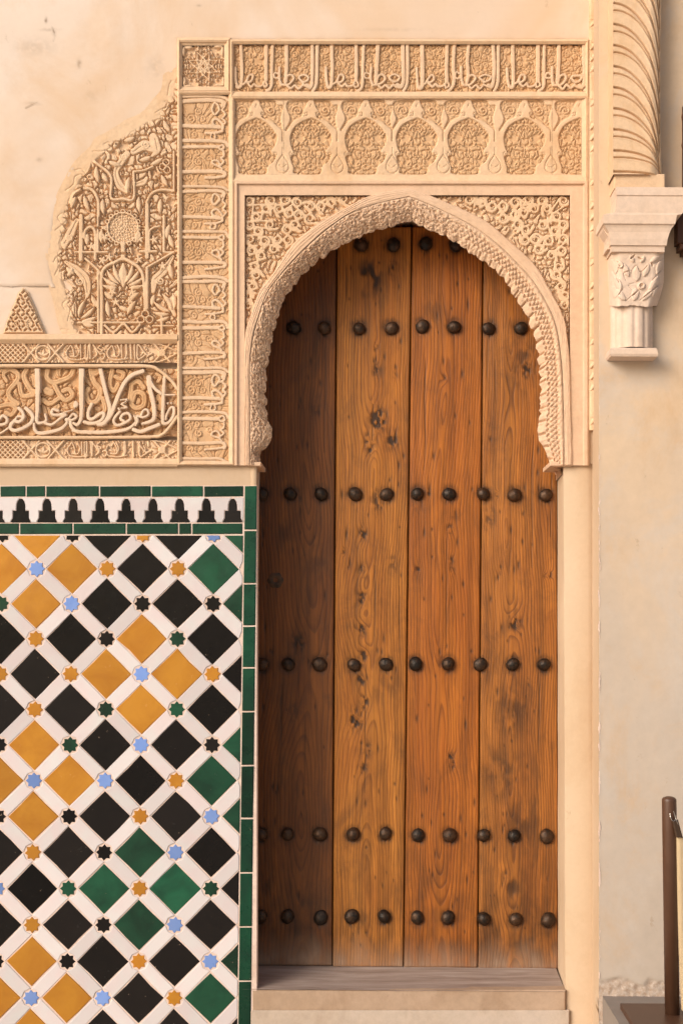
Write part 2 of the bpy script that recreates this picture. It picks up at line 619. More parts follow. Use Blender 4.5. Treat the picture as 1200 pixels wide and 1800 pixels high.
def glaze(name, col, dark, rough=.2, spec=.4, var=.25, mott=.35):
    k = NT(name)
    p = k.pos()
    rnd = k.n('ShaderNodeObjectInfo').outputs['Random']
    rv = k.n('ShaderNodeVectorMath', {0: p, 1: k.n('ShaderNodeCombineXYZ', {0: k.math('MULTIPLY', rnd, 9.0), 1: rnd, 2: k.math('MULTIPLY', rnd, 5.0)}).outputs[0]}).outputs[0]
    a = k.ramp(k.noise(rv, 9, 5, .6, .6), [(.34, 0.0), (.66, 1.0)])
    c = k.mix(k.math('MULTIPLY', a, mott), col, dark)
    b = k.math('ADD', 1 - var * .5, k.math('MULTIPLY', rnd, var))
    bc = k.n('ShaderNodeCombineColor', {0: b, 1: b, 2: b}).outputs[0]
    c = k.mix(1.0, c, bc, 'MULTIPLY')
    wear = k.ramp(k.noise(rv, 75, 4, .7), [(.70, 0.0), (.745, .75)])
    c = k.mix(wear, c, (.45, .33, .24))
    rg = k.math('ADD', rough, k.math('MULTIPLY', k.noise(p, 30, 4, .6), .22))
    h = k.math('ADD', k.noise(p, 16, 3, .5), k.math('MULTIPLY', k.noise(p, 200, 3, .5), .06))
    return k.done(c, rg, k.bump(h, .28, .004), spec)


G = {
    'K': glaze('black_glaze', (.008, .0065, .006), (.013, .010, .009), .12, .2, 1.1),
    'O': glaze('ochre_glaze', (.47, .205, .018), (.36, .135, .010), .12, .5, .34, .8),
    'G': glaze('green_glaze', (.007, .066, .032), (.003, .034, .017), .12, .42, 1.0, 1.0),
    'B': glaze('blue_glaze', (.14, .24, .55), (.19, .29, .58), .2, .4, .5, .7),
    'W': glaze('white_glaze', (.60, .575, .57), (.62, .53, .53), .10, .5, .2, 1.0),
}
M_GREEN = glaze('dark_green_glaze', (.005, .050, .024), (.003, .026, .015), .18, .28, .9, .9)


def wood(name, x0, seed, light, mid, dark, freq=95.0, dk=0.5):
    k = NT(name)
    p = k.pos()
    s = k.n('ShaderNodeSeparateXYZ', {0: p}).outputs
    u = k.math('SUBTRACT', s[0], x0)
    v = s[2]
    vs = k.n('ShaderNodeCombineXYZ', {0: seed * 3.7, 1: seed, 2: v}).outputs[0]
    d = k.math('MULTIPLY', k.math('SUBTRACT', k.noise(vs, .62, 3, .5), .5), .42)
    cx = k.math('MULTIPLY', k.math('SUBTRACT', k.noise(k.scaled(vs, (1, 1, 1), (7, 2, 0)), .8, 2, .5), .5), .16)
    uv = k.n('ShaderNodeCombineXYZ', {0: u, 1: seed, 2: k.math('MULTIPLY', v, .22)}).outputs[0]
    wob = k.math('MULTIPLY', k.math('SUBTRACT', k.noise(uv, 9, 4, .55), .5), .045)
    uu = k.math('ADD', k.math('ADD', u, cx), wob)
    att = k.n('ShaderNodeAttribute', attribute_name='knot').outputs['Fac']
    r = k.math('SQRT', k.math('ADD', k.math('MULTIPLY', uu, uu), k.math('MULTIPLY', d, d)))
    r = k.math('ADD', r, k.math('MULTIPLY', att, .02))
    ring = k.math('FRACT', k.math('MULTIPLY', r, freq))
    g = k.ramp(ring, [(0, .05), (.55, .25), (.86, 1.0), (.95, .75), (1.0, .05)])
    fib = k.noise(k.n('ShaderNodeCombineXYZ', {0: k.math('MULTIPLY', u, 42.0), 1: seed, 2: k.math('MULTIPLY', v, .8)}).outputs[0], 9, 5, .7)
    big = k.noise(k.n('ShaderNodeCombineXYZ', {0: k.math('MULTIPLY', u, 4.5), 1: seed + 5, 2: v}).outputs[0], 1.7, 6, .62, .5)
    col = k.mix(k.ramp(big, [(.28, 0.0), (.70, 1.0)]), mid, light)
    col = k.mix(k.math('MULTIPLY', g, k.math('ADD', -.12, k.math('MULTIPLY', k.noise(uv, 6, 4, .6), 1.35), 0.0, True)), col, dark)
    fc = k.ramp(fib, [(.3, .55), (.68, 1.18)])
    col = k.mix(.85, col, fc, 'MULTIPLY')
    stk = k.noise(k.n('ShaderNodeCombineXYZ', {0: k.math('MULTIPLY', u, 16.0), 1: seed + 8, 2: k.math('MULTIPLY', v, .7)}).outputs[0], 2.2, 4, .6)
    col = k.mix(.75, col, k.ramp(stk, [(.34, .62), (.62, 1.12)]), 'MULTIPLY')
    grime = k.noise(k.n('ShaderNodeCombineXYZ', {0: k.math('MULTIPLY', u, 2.2), 1: seed + 2, 2: v}).outputs[0], 4.2, 8, .7, .8)
    col = k.mix(k.math('MULTIPLY', k.ramp(grime, [(.50, 0.0), (.72, 1.0)]), dk), col, (.045, .021, .010))
    wear = k.n('ShaderNodeAttribute', attribute_name='wear').outputs['Fac']
    col = k.mix(wear, col, (.018, .010, .006))
    dust = k.n('ShaderNodeAttribute', attribute_name='dust').outputs['Fac']
    col = k.mix(dust, col, (.33, .215, .145))
    h = k.math('SUBTRACT', k.math('ADD', k.math('MULTIPLY', fib, .7), k.math('MULTIPLY', g, -.55)), k.math('MULTIPLY', wear, 1.6))
    return k.done(col, k.math('ADD', .44, k.math('MULTIPLY', fib, .22)), k.bump(h, .55, .0028), .32)


M_WOOD = [
    wood('dark_shaded_plank_wood', -.26, 1.0, (.26, .086, .015), (.13, .038, .008), (.06, .020, .007), 80, .6),  # dark wood, its colours lowered further for the left reveal's shade
    wood('golden_plank_wood', -.02, 2.3, (.54, .205, .031), (.355, .112, .015), (.14, .043, .010), 95, .5),
    wood('orange_plank_wood', .245, 3.9, (.51, .165, .018), (.335, .092, .010), (.13, .035, .008), 90, .35),
    wood('brown_plank_wood', .51, 5.2, (.50, .185, .030), (.30, .096, .015), (.11, .035, .010), 105, .55),
]
k = NT('dark_timber'); pp = k.pos()
M_TIMBER = k.done(k.mix(k.noise(k.scaled(pp, (30, 30, 2)), 3, 5, .6), (.055, .02, .009), (.105, .042, .018)), .5, k.bump(k.noise(k.scaled(pp, (60, 60, 3)), 4, 4), .4), .3)
k = NT('stud_iron'); pp = k.pos()
rio = k.n('ShaderNodeObjectInfo').outputs['Random']
M_IRON = k.done(k.mix(k.ramp(k.math('ADD', k.noise(pp, 60, 5, .65), k.math('MULTIPLY', rio, .22)), [(.48, 0.0), (.78, 1.0)]), (.019, .014, .0105), (.085, .042, .020)), k.math('ADD', .34, k.math('MULTIPLY', k.noise(pp, 90), .3)),
                k.bump(k.noise(pp, 75, 3), .7, .004), .5, .55)
k = NT('brown_paint'); pp = k.pos()
M_POST = k.done(k.mix(k.noise(pp, 18, 4), (.070, .029, .014), (.095, .045, .025)), .42, k.bump(k.noise(pp, 300, 2), .06, .001), .45)
k = NT('steel'); M_STEEL = k.done((.55, .5, .45), .25, None, .5, 1.0)
k = NT('brown_leather'); pp = k.pos(); M_LEATHER = k.done(k.mix(k.noise(pp, 60, 4), (.035, .018, .010), (.07, .038, .02)), .6, k.bump(k.noise(pp, 220), .3, .001), .3)
k = NT('cream_webbing'); pp = k.pos()
M_WEB = k.done(k.mix(k.noise(pp, 30, 4), (.46, .34, .20), (.54, .41, .26)), .85, k.bump(k.n('ShaderNodeTexWave', {'Vector': k.scaled(pp, (1, 1, 1)), 'Scale': 140.0, 'Distortion': .6}).outputs[1], .3, .001), .2)
M_RISER = stucco('worn_riser_plaster', (.37, .255, .17), (.45, .325, .235), (.27, .17, .105), .6, 3.0, 160, .2)
M_BASE = stucco('pale_base_stone', (.46, .365, .285), (.52, .43, .36), (.38, .28, .20), .5, 3.0, 160, .2)
k = NT('worn_stone_sill'); pp = k.pos()
M_SILL = k.done(k.mix(k.ramp(k.noise(k.scaled(pp, (1, 9, 4)), 3.2, 7, .65, .5), [(.35, 0.0), (.66, 1.0)]), (.25, .18, .145), (.42, .34, .295)), .7,
                k.bump(k.noise(k.scaled(pp, (1, 6, 6)), 30, 5), .5, .003), .3)
k = NT('pale_paving'); pp = k.pos()
M_GROUND = k.done(k.mix(k.noise(pp, 2.3, 6, .6), (.50, .43, .35), (.58, .51, .43)), .75, k.bump(k.noise(pp, 60, 5), .3, .004), .3)
k = NT('grey_step_stone'); pp = k.pos()
M_STEP = k.done(k.mix(k.noise(pp, 9, 6, .65), (.22, .18, .15), (.30, .255, .22)), .8, k.bump(k.noise(pp, 80, 5), .4, .003), .25)

# ================================================================ GROUND
g = add('ground', [(-150, -150, 0), (150, -150, 0), (150, 150, 0), (-150, 150, 0)], [[0, 1, 2, 3]], M_GROUND)
g['kind'] = 'structure'

# ================================================================ MAIN WALL
wall = thing('plaster_wall', 'peach plaster wall with carved stucco panels around the arched doorway', 'wall', (0, .2, 0))


def wbox(name, x0, x1, y0, y1, z0, z1, mat, parent):
    V = [(x, y, z) for x in (x0, x1) for y in (y0, y1) for z in (z0, z1)]
    return add(name, V, [[0, 1, 3, 2], [4, 6, 7, 5], [0, 4, 5, 1], [2, 3, 7, 6], [0, 2, 6, 4], [1, 5, 7, 3]], mat, parent)


DL = float(P(443, 1300, 0)[0]); DR = float(P(1000, 1300, 0)[0]); DT = float(P(715, 330, 0)[2])
YC = .034                                     # face of the rough masonry behind the plaster and stucco
wbox('masonry', -4.5, DL - .004, YC, .6, -.2, 4.4, M_PLASTER, wall)
wbox('masonry', DR + .03, 4.5, YC, .6, -.2, 4.4, M_PLASTER, wall)
wbox('masonry', DL - .004, DR + .03, YC, .6, DT + .0, 4.4, M_PLASTER, wall)
wbox('masonry', DL - .004, DR + .03, .34, .6, -.2, DT, M_TIMBER, wall)  # dark backing, coloured to stand in for the unlit void over the door

FRAG = [(312, 66), (312, 95), (311, 120), (296, 135), (291, 158), (277, 176), (257.5, 199), (231, 214), (200, 233), (177, 246.5), (162, 264), (137, 289), (119.5, 319), (108, 342), (96.5, 369), (92, 400), (90, 431), (85, 448), (87, 467), (93, 498), (103, 532.5), (110, 567), (121, 590)]
FR = spline(FRAG, 3.0)[0]


def plaster_sheet(name, x0, y0, x1, y1, step, base, keep, amp=2.0, seed=3):
    c = Canvas(x0, y0, x1, y1, step, 0.0)
    d = keep(c)
    c.h = amp * (fbm(c.X / 130, c.Y / 130, seed, 3) - .5) * 2 + .35 * (fbm(c.X / 22, c.Y / 22, seed + 9, 3) - .5)
    c.h += .9 * np.abs(fbm(c.X / 90 + c.Y / 300, c.Y / 26, seed + 4, 3) - .5)
    edge = np.clip(d / 7.0, 0, 1)
    c.h = c.h - 3.5 * (1 - np.sqrt(np.clip(1 - (1 - edge) ** 2, 0, 1)))
    mark = np.zeros_like(c.h)
    for x, y, rx, ry, st in ((81, 35, 2.2, 5, .9), (140, 112, 4, 7, .55), (95, 58, 4, 6, .35), (62, 82, 34, 14, .22), (60, 182, 12, 3, .35), (162, 168, 10, 8, .18), (70, 281, 5, 3.5, .4), (275, 118, 16, 18, .22), (88, 52, 16, 2.5, .35), (350, 10, 4, 2, .4), (690, 52, 60, 3, .15), (150, 420, 40, 30, .08)):
        nz = fbm(c.X / 6 + x, c.Y / 6, 55, 3)
        mark = np.maximum(mark, st * np.exp(-((c.X - x) / rx) ** 2 - ((c.Y - y) / ry) ** 2) * np.clip(nz * 2.2 - .3, 0, 1))
    for pts, st in CRACKS:
        Wd = c.dist(pts, .6)
        if Wd:
            W, v = Wd
            mark[W] = np.maximum(mark[W], st * np.clip(1 + v / 2.0, 0, 1) * np.clip(fbm(c.X[W] / 9, c.Y[W] / 9, 57, 2) * 2.2 - .4, 0, 1))
    mark = np.maximum(mark, .40 * np.exp(-np.clip(d, 0, 99) / 5) * (c.X > 60) * (fbm(c.X / 14, c.Y / 14, 56, 3)))
    return c.mesh(name, M_PLASTER, wall, base, d > -step * .6, {'mark': mark})


CRACKS = [([(96, 58), (92, 48), (97, 64), (94, 72)], .8), ([(46, 190), (66, 180)], .6), ([(298, 132), (306, 124), (311, 121)], .6)]


def keep_left(c):
    fx = np.interp(c.Y, FR[:, 1], FR[:, 0]) + 3.5
    fx = fx + 3 * (fbm(c.X / 30, c.Y / 12, 5, 3) - .5)
    d = fx - c.X
    d = np.where(c.Y < 66, 400.0, d)
    low = 503 + 2.0 * (fbm(c.X / 20, c.Y * 0, 8, 2) - .5) - c.Y     # the repair patch ends here on the left
    dl = np.where(c.X < 82, low, np.minimum(400, np.hypot(np.maximum(c.X - 82, 0), 0) + np.maximum(low, 0)))
    d = np.where(c.Y < 498, d, np.minimum(d, np.where(c.X < 90, low, 9)))
    top = 71.5 + 1.2 * (fbm(c.X / 18, c.Y * 0, 6, 3) - .5) - c.Y
    d = np.where(c.X > 312.5, top, d)
    return d


plaster_sheet('plaster_skin', -90, -80, 1034, 505, 2.0, -.004, keep_left)
c = Canvas(-90, 490, 128, 600, 2.5, 0)
c.h = 1.0 * (fbm(c.X / 60, c.Y / 60, 31, 4) - .5) * 2
c.mesh('plaster_patch', M_PLASTER, wall, .004)
c = Canvas(-90, 812, 446, 862, 2.5, 0)
c.h = .7 * (fbm(c.X / 60, c.Y / 30, 33, 4) - .5) * 2
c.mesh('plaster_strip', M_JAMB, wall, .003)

wall['kind'] = 'thing'
# ================================================================ TOP INSCRIPTION FRIEZE
S6 = lambda pts, ox=410, oy=66, s=6.0: [(ox + x / s, oy + y / s) for x, y in pts]
UNIT = [   # one repeat of the frieze writing: letters as (strokes, width) read off the photograph
    [(S6([(80, 72), (84, 300), (84, 490), (60, 525), (38, 515)]), 7.2), (S6([(18, 318), (24, 430), (38, 515)]), 5.4)],
    [(S6([(84, 490), (112, 488), (138, 455), (165, 395), (200, 395), (205, 440), (170, 470), (135, 468)]), 4.8), (S6([(150, 480), (190, 515), (222, 482), (244, 512), (300, 508), (322, 480)]), 4.6)],
    [(S6([(344, 72), (346, 300), (342, 455)]), 7.0), (S6([(342, 455), (318, 480), (330, 520), (365, 505), (352, 470)]), 4.4)],
    [(S6([(414, 72), (408, 280), (408, 470), (390, 535), (352, 560)]), 6.6)],
    [(S6([(492, 318), (494, 430), (512, 498)]), 5.4), (S6([(490, 385), (440, 372), (430, 415), (470, 425), (492, 400)]), 4.2)],
    [(S6([(566, 72), (560, 250), (556, 400), (552, 470)]), 7.0), (S6([(552, 470), (575, 405), (618, 392), (640, 432), (605, 480), (566, 500), (512, 498)]), 5.0)],
    [(S6([(566, 500), (605, 535), (645, 502), (690, 535), (730, 498), (762, 515), (810, 530)]), 4.8), (S6([(735, 470), (690, 420), (740, 392), (800, 415), (780, 455), (730, 470)]), 4.8)],
    [(S6([(832, 72), (834, 300), (834, 450), (818, 515), (775, 500)]), 7.2)],
    [(S6([(880, 72), (880, 300), (878, 450), (866, 515), (838, 556)]), 6.2)],
]
PER = 159.2
frieze = thing('inscription_frieze', 'horizontal carved stucco frieze of tall Arabic letters along the top, above the arcade panel', 'frieze', P(719, 120, 0))
rect_loop('moulding', (405, 69, 1034, 173), (411, 78, 1028, 161), [(0, .03), (0, -.018), (.35, -.022), (.7, -.018), (1, -.014), (1, .02)], M_STUCCO, frieze)
FB = (411, 78, 1028, 161)
c = Canvas(*FB, .9, -5.6)
rg = np.random.default_rng(5)
for kk in range(-1, 5):
    ox = kk * PER
    for x, y, r, a in ((255, 110, 30, 0), (290, 190, 26, 90), (160, 270, 26, 180), (650, 165, 30, 30), (740, 195, 24, 200), (660, 260, 26, 90), (745, 280, 30, 0), (20, 130, 34, 40), (20, 270, 26, 10), (225, 350, 24, 0), (540, 290, 18, 0), (480, 230, 24, 90), (985, 130, 26, 0)):
        q = S6([(x, y)])[0]
        c.spiral(q[0] + ox, q[1], 1.2, r / 6 * 1.05, a, 1.25, 2.9, -3.2)
c.plump(8.5, -2.4, 1.3, 171, edge=1.1, keep=1.3, drop=.04, eye=.4, var=.7, dome=.2)
c.rough(.5, 7, 71)
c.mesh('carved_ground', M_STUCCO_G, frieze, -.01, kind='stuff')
jit = lambda pts: [(x + random.gauss(0, .55), y + random.gauss(0, .55)) for x, y in pts]
for kk in range(-1, 5):
    for L in UNIT:
        L = [(jit(pts), w * random.uniform(.9, 1.1)) for pts, w in L]
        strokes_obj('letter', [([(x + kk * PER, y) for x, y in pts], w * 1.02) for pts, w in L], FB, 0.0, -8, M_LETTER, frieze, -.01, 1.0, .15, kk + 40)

# ================================================================ VERTICAL INSCRIPTION BAND
vband = thing('inscription_band', 'vertical carved stucco band of Arabic letters turned on their side, left of the arch', 'frieze', P(360, 490, 0))
VB = (320, 167, 402, 811)
rect_loop('moulding', (312, 160, 412, 818), VB, [(0, .03), (0, -.016), (.3, -.021), (.62, -.018), (1, -.013), (1, .02)], M_STUCCO, vband)
c = Canvas(*VB, .9, -5.0)
rv = lambda pts, o: [(320 + (y - 78), 172.5 + (552.8 - x) + o) for x, y in pts]
for kk in range(-2, 6):
    o = kk * PER
    for x, y, r, a in ((255, 130, 36, 0), (290, 230, 30, 90), (190, 250, 34, 180), (650, 165, 40, 30), (720, 250, 34, 200), (650, 290, 30, 90), (225, 360, 28, 0), (480, 200, 30, 90), (985, 150, 34, 0)):
        q = rv(S6([(x, y)]), o)[0]
        c.spiral(q[0], q[1], 1.4, r / 6 * 1.1, a, 1.1, 3.6, -2.8)
        pass
c.plump(16, -2.3, 1.1, 172, edge=1.0, keep=1.2, drop=.02, eye=.3, var=.5, dome=.15, warp=1.3)
c.rough(.4, 7, 72)
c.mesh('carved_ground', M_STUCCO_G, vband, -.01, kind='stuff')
for kk in range(-2, 6):
    for L in UNIT:
        L = [(jit(pts), w * random.uniform(.88, 1.1)) for pts, w in L]
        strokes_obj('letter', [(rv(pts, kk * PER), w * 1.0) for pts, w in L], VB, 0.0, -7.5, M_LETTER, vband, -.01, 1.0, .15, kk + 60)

# ================================================================ CORNER SQUARE
corner = thing('carved_square', 'small square stucco panel of interlaced star carving at the top left corner of the friezes', 'panel', P(358, 118, 0))
rect_loop('moulding', (312, 66, 405, 162), (321, 80, 394, 152), [(0, .03), (0, -.014), (.3, -.020), (.55, -.016), (.6, -.012), (1, -.006), (1, .02)], M_STUCCO, corner)
c = Canvas(321, 80, 394, 152, .8, -7.0)
cx, cy = 357.5, 116
for rr in (9, 18, 27):
    for a in range(0, 360, 45):
        a1, a2 = R(a + (rr % 2) * 22), R(a + 135 + (rr % 2) * 22)
        c.stroke([(cx + rr * math.cos(a1), cy + rr * math.sin(a1)), (cx + rr * math.cos(a2), cy + rr * math.sin(a2))], 2.4, -1, dome=.5, smooth=False)
for sx in (-1, 1):
    for sy in (-1, 1):
        c.leaf(cx + sx * 34, cy + sy * 34, math.atan2(-sy, -sx) + .8, 17, 6, -1)
        c.leaf(cx + sx * 34, cy + sy * 34, math.atan2(-sy, -sx) - .8, 17, 6, -1)
c.plump(6.0, -1.2, 1.5, 173, edge=1.0, xm=np.abs(c.X - cx) + 200, ym=np.abs(c.Y - cy) + 100)
c.rough(.6, 5, 73)
c.mesh('interlace', M_STUCCO, corner, -.008)

# ================================================================ ARCADE FRIEZE
arcade = thing('arcade_frieze', 'carved stucco frieze of seven little pointed arches under the top inscription', 'frieze', P(719, 240, 0))
AB = (414, 175, 1021, 307)
rect_loop('moulding', (405, 165, 1034, 324), AB, [(0, .03), (0, -.016), (.35, -.0205), (.5, -.016), (.8, -.012), (1, -.010), (1, .02)], M_STUCCO, arcade)
c = Canvas(*AB, 1.0, -6.0)
c.h[:] = 0.0
AX = [451, 547, 643.5, 733, 823.5, 922, 1018, 354]
A = lambda pts, ax: [(ax + (x - 820) / 6.0, 166 + y / 6.0) for x, y in pts]
INN = [(822, 245), (720, 292), (655, 350), (618, 450), (632, 560), (655, 625), (620, 660), (650, 770), (668, 835), (900, 835), (925, 760), (985, 700), (1010, 640), (960, 600), (1005, 520), (1016, 440), (960, 345), (890, 280)]
UPR = [(848, 58), (1000, 58), (1040, 110), (1105, 120), (1075, 240), (1092, 370), (1066, 352), (990, 292), (880, 240), (905, 190), (870, 130)]
UPL = [(792, 58), (690, 58), (590, 70), (560, 130), (600, 260), (548, 372), (570, 372), (622, 290), (722, 228), (742, 165)]
INN = [(812 + (x - 812) * 1.09, y) for x, y in INN]
for i, ax in enumerate(AX):
    for poly, dep, sd in ((INN, -5.5, 1), (UPR, -4.4, 2), (UPL, -4.0, 3)):
        pts = A(poly, ax)
        if max(p[0] for p in pts) < 414 or min(p[0] for p in pts) > 1021:
            continue
        c.carve(c.poly(pts, True) if True else None, dep, 2.2)
base_h = c.h.copy()
b2 = Canvas(*AB, 1.0, -6.5)
for i, ax in enumerate(AX):
    for sd in (-1, 1):
        m = lambda pts: A([(820 + sd * (x - 820), y) for x, y in pts], ax)
        b2.spiral(*m([(970, 165)])[0], 1.2, 9, 0, sd * 1.5, 3.2, -1.5)
        b2.leaf(*m([(930, 250)])[0], R(90 - sd * 60), 18, 6, -1.4)
axn = np.array(AX)[np.argmin(np.abs(b2.X[..., None] - np.array(AX)), -1)]
b2.plump(8.5, -2.3, 1.3, 174, edge=1.0, drop=.05, eye=.35, dome=.2, var=.5, xm=np.abs(b2.X - axn) + 300 + 1.5 * (fbm(b2.X / 14, b2.Y / 14, 87, 2) - .5))
sunk = np.clip(-base_h / 3.0, 0, 1)
c.h = np.where(base_h < -1.2, np.maximum(base_h, np.minimum(b2.h, np.where(base_h < -4.6, -1.6, -1.2))), base_h)
for i, ax in enumerate(AX):
    for s in (-1, 1):
        m = lambda pts: A([(820 + s * (x - 820), y) for x, y in pts], ax)
        c.spiral(*m([(885, 205)])[0], .8, 4.6, 30, s * 1.2, 1.5, -2.6, cut=True)
        c.spiral(*m([(1020, 632)])[0], .8, 5.0, 180, s * -1.2, 1.4, -2.0, cut=True)
    c.groove(A([(1095, 632), (1040, 720), (1036, 790), (1095, 832), (1155, 790), (1150, 720), (1095, 632)], ax), 1.6, -2.2)
    c.groove(A([(1058, 745), (1095, 770), (1135, 740)], ax), 1.4, -1.6)
    c.groove(A([(1095, 560), (1095, 632)], ax), 1.3, -1.6)
    c.groove(A([(822, 100), (810, 130)], ax), 1.4, -2)
    c.groove(A([(1092, 370), (1092, 490)], ax), 1.6, -3.0)
c.rough(.35, 9, 74)
cuts = sorted(a - 0 for a in AX)
bnd = [400] + [(a + b) / 2 for a, b in zip(cuts[:-1], cuts[1:])] + [1100]
for b0, b1 in zip(bnd[:-1], bnd[1:]):
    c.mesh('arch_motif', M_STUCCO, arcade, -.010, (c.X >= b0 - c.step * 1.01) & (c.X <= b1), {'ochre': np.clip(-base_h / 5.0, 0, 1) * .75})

# ================================================================ BROKEN CARVED FIELD ON THE LEFT
frag = thing('carved_fragment', 'broken edged field of lacy carved stucco with a rosette emerging from the plain plaster', 'carving', P(210, 380, 0))
fx = lambda pts: [(85 + x / 5.217, 360 + y / 5.217) for x, y in pts]
fy = lambda pts: [(85 + x / 5.217, 120 + y / 5.217) for x, y in pts]
c = Canvas(80, 118, 313, 594, .9, -9.5)
inr = lambda x, y: x > np.interp(y, FR[:, 1], FR[:, 0]) + 3
T = -.5
for pts, w in (
        ([(490, 1180), (490, 900), (488, 650), (530, 565), (610, 525), (685, 492), (760, 525), (835, 580), (872, 680), (888, 900), (888, 965)], 6.5),
        ([(455, 620), (458, 900), (460, 1165)], 5.5), ([(455, 0), (455, 430)], 5), ([(905, 0), (905, 480)], 8), ([(300, 100), (298, 500)], 8.5),
        ([(430, 500), (430, 260), (390, 200), (340, 235), (330, 300)], 6), ([(1060, 100), (1060, 430)], 5.5), ([(905, 575), (905, 950)], 6),
        ([(340, 490), (460, 600), (462, 640)], 4.8), ([(905, 572), (1150, 432)], 4.8), ([(250, 432), (545, 432)], 4.4), ([(840, 425), (990, 425)], 5.5), ([(1060, 432), (1150, 435)], 4.5),
        ([(270, 1078), (865, 1078)], 4.6), ([(960, 1108), (1150, 1108)], 4.4), ([(1040, 1020), (1040, 1190)], 6),
        ([(520, 1105), (600, 1165), (690, 1092), (770, 1165), (840, 1100)], 5.5), ([(600, 1165), (600, 1195)], 5),
        ([(685, 352), (685, 490)], 9), ([(520, 210), (460, 210)], 7), ([(850, 210), (910, 210)], 7),
        ([(930, 430), (925, 260), (960, 210), (1020, 195)], 4.6)):
    c.stroke(fx(pts), w * .92, T + .7, edge=1.2, dome=.2, smooth=len(pts) > 2)
for pts, w in (([(420, 850), (572, 985), (576, 1185), (690, 1195)], 5.2), ([(782, 945), (782, 1190), (690, 1195)], 5.2),
               ([(902, 1357), (902, 1240), (945, 1150), (1035, 1112), (1150, 1122)], 5.6), ([(460, 1357), (455, 1210), (405, 1115), (330, 1095)], 6),
               ([(200, 1230), (230, 1150), (290, 1110)], 6), ([(782, 945), (870, 935), (960, 900)], 4.4), ([(1150, 760), (1150, 1120)], 4)):
    c.stroke(fy(pts), w * .92, T + .7, edge=1.2, dome=.2)
for q, dr in ((fx([(685, 210)])[0], 0),):
    for kk in range(16):
        a = kk / 16 * 2 * math.pi
        c.ring(q[0] + 29 * math.cos(a), q[1] + 29 * math.sin(a), 3.4, 3.2, T)
    c.ring(q[0], q[1], 27.0, 3.6, T)
for x, y in ((1080, 860), (1090, 930), (1050, 900)):
    c.ring(*fy([(x, y)])[0], 5.5, 3.2, T)
for x, y in ((890, 1000), (850, 1050), (930, 1050)):
    c.ring(*fx([(x, y)])[0], 6, 3.4, T)
for x, y in ((470, 212), (862, 212), (685, 445)):
    c.carve(c.dist(fx([(x - 12, y), (x + 12, y)]), 3.4, False), -7)
# palmettes
for px_, py_, a0, sp, n, L in ((685, 770, -90, 78, 9, 50), (1165, 1010, -135, 60, 6, 46), (255, 1080, -55, 62, 6, 44), (690, 905, 90, 60, 0, 0)):
    q = fx([(px_, py_)])[0]
    for kk in range(n):
        a = a0 + (kk - (n - 1) / 2) * (2 * sp / max(n - 1, 1))
        if px_ == 685 and abs(a - a0) < 5:
            continue
        l2 = L * (1 - .28 * abs(a - a0) / sp)
        c.leaf(q[0] + 12 * math.cos(R(a)), q[1] + 12 * math.sin(R(a)), R(a), l2 - 9, 8, T, bend=.35 * (1 if a > a0 else -1))
c.stroke(fx([(685, 540), (682, 620), (684, 680), (690, 750)]), [5, 15, 16, 3], -2.0, dome=1.5)
c.stroke(fx([(1180, 800), (1120, 900), (1160, 1010)]), [8, 12, 6], -2.5, dome=1.0)
# pomegranate-like discs and broad half-leaves at a middle level
MID = -2.4
for pts, w in ((fx([(160, 520), (260, 590), (340, 680), (360, 800), (340, 860)]), [10, 22, 26, 16, 4]), (fx([(1140, 470), (1060, 600), (980, 680), (960, 790)]), [10, 22, 22, 12]),
               (fx([(260, 140), (200, 260), (150, 350), (150, 400)]), [14, 26, 20, 6]), (fy([(720, 1120), (650, 1060), (620, 940), (690, 820), (720, 780)]), [16, 22, 16, 22, 20]),
               (fy([(780, 760), (880, 700), (960, 720), (960, 620)]), [18, 30, 24, 22]), (fy([(800, 1060), (870, 1040), (900, 1000)]), [14, 18, 10]),
               (fy([(980, 640), (1000, 740), (950, 800)]), [18, 20, 8])):
    c.stroke(pts, [q * .62 for q in w], MID, edge=1.2, dome=.2)
    c.groove(pts[:-1], 1.2, MID - 2.0, 1.4)
for q, r in ((fx([(290, 700)])[0], 7), (fx([(1030, 695)])[0], 7), (fx([(197, 300)])[0], 6), (fy([(693, 810)])[0], 7), (fy([(895, 700)])[0], 7)):
    c.spiral(q[0], q[1], 1.5, r, 40, 1.5, 3.6, MID + .8, dome=.2)
# small flowers
for x, y in ((500, 510), (560, 480), (830, 500), (590, 800), (770, 800), (620, 890), (750, 880), (1050, 560), (520, 300), (840, 310), (400, 380), (970, 320)):
    q = fx([(x, y)])[0]
    for a in range(0, 360, 72):
        c.leaf(q[0], q[1], R(a + x), 9, 5, T - .3)
rf = np.random.default_rng(21)
for x, y, a, L in ((540, 960, 80, 30), (800, 960, 120, 30), (520, 850, 40, 20), (830, 870, 140, 24), (360, 320, 90, 20), (490, 290, 90, 24), (830, 300, 100, 24), (400, 900, 60, 26), (1110, 250, 100, 26), (1110, 340, 70, 24), (650, 980, 20, 20), (170, 620, 40, 18), (180, 690, 300, 16), (1120, 620, 80, 24), (970, 880, 100, 20)):
    q = fx([(x, y)])[0]
    c.leaf(q[0], q[1] - L / 2, R(a), L, 9, T - .2)
for x, y, a, L in ((440, 900, 80, 30), (500, 960, 60, 18), (740, 1000, 95, 30), (830, 1180, 85, 28), (500, 1200, 85, 28), (940, 880, -30, 26), (840, 840, -20, 22), (1040, 980, 60, 22), (330, 1170, 70, 28), (250, 1180, 110, 22), (1030, 1200, 90, 26), (700, 660, -20, 20), (560, 850, 20, 22), (1060, 480, 60, 22)):
    q = fy([(x, y)])[0]
    c.leaf(q[0], q[1], R(a), L, 9, T - .2)
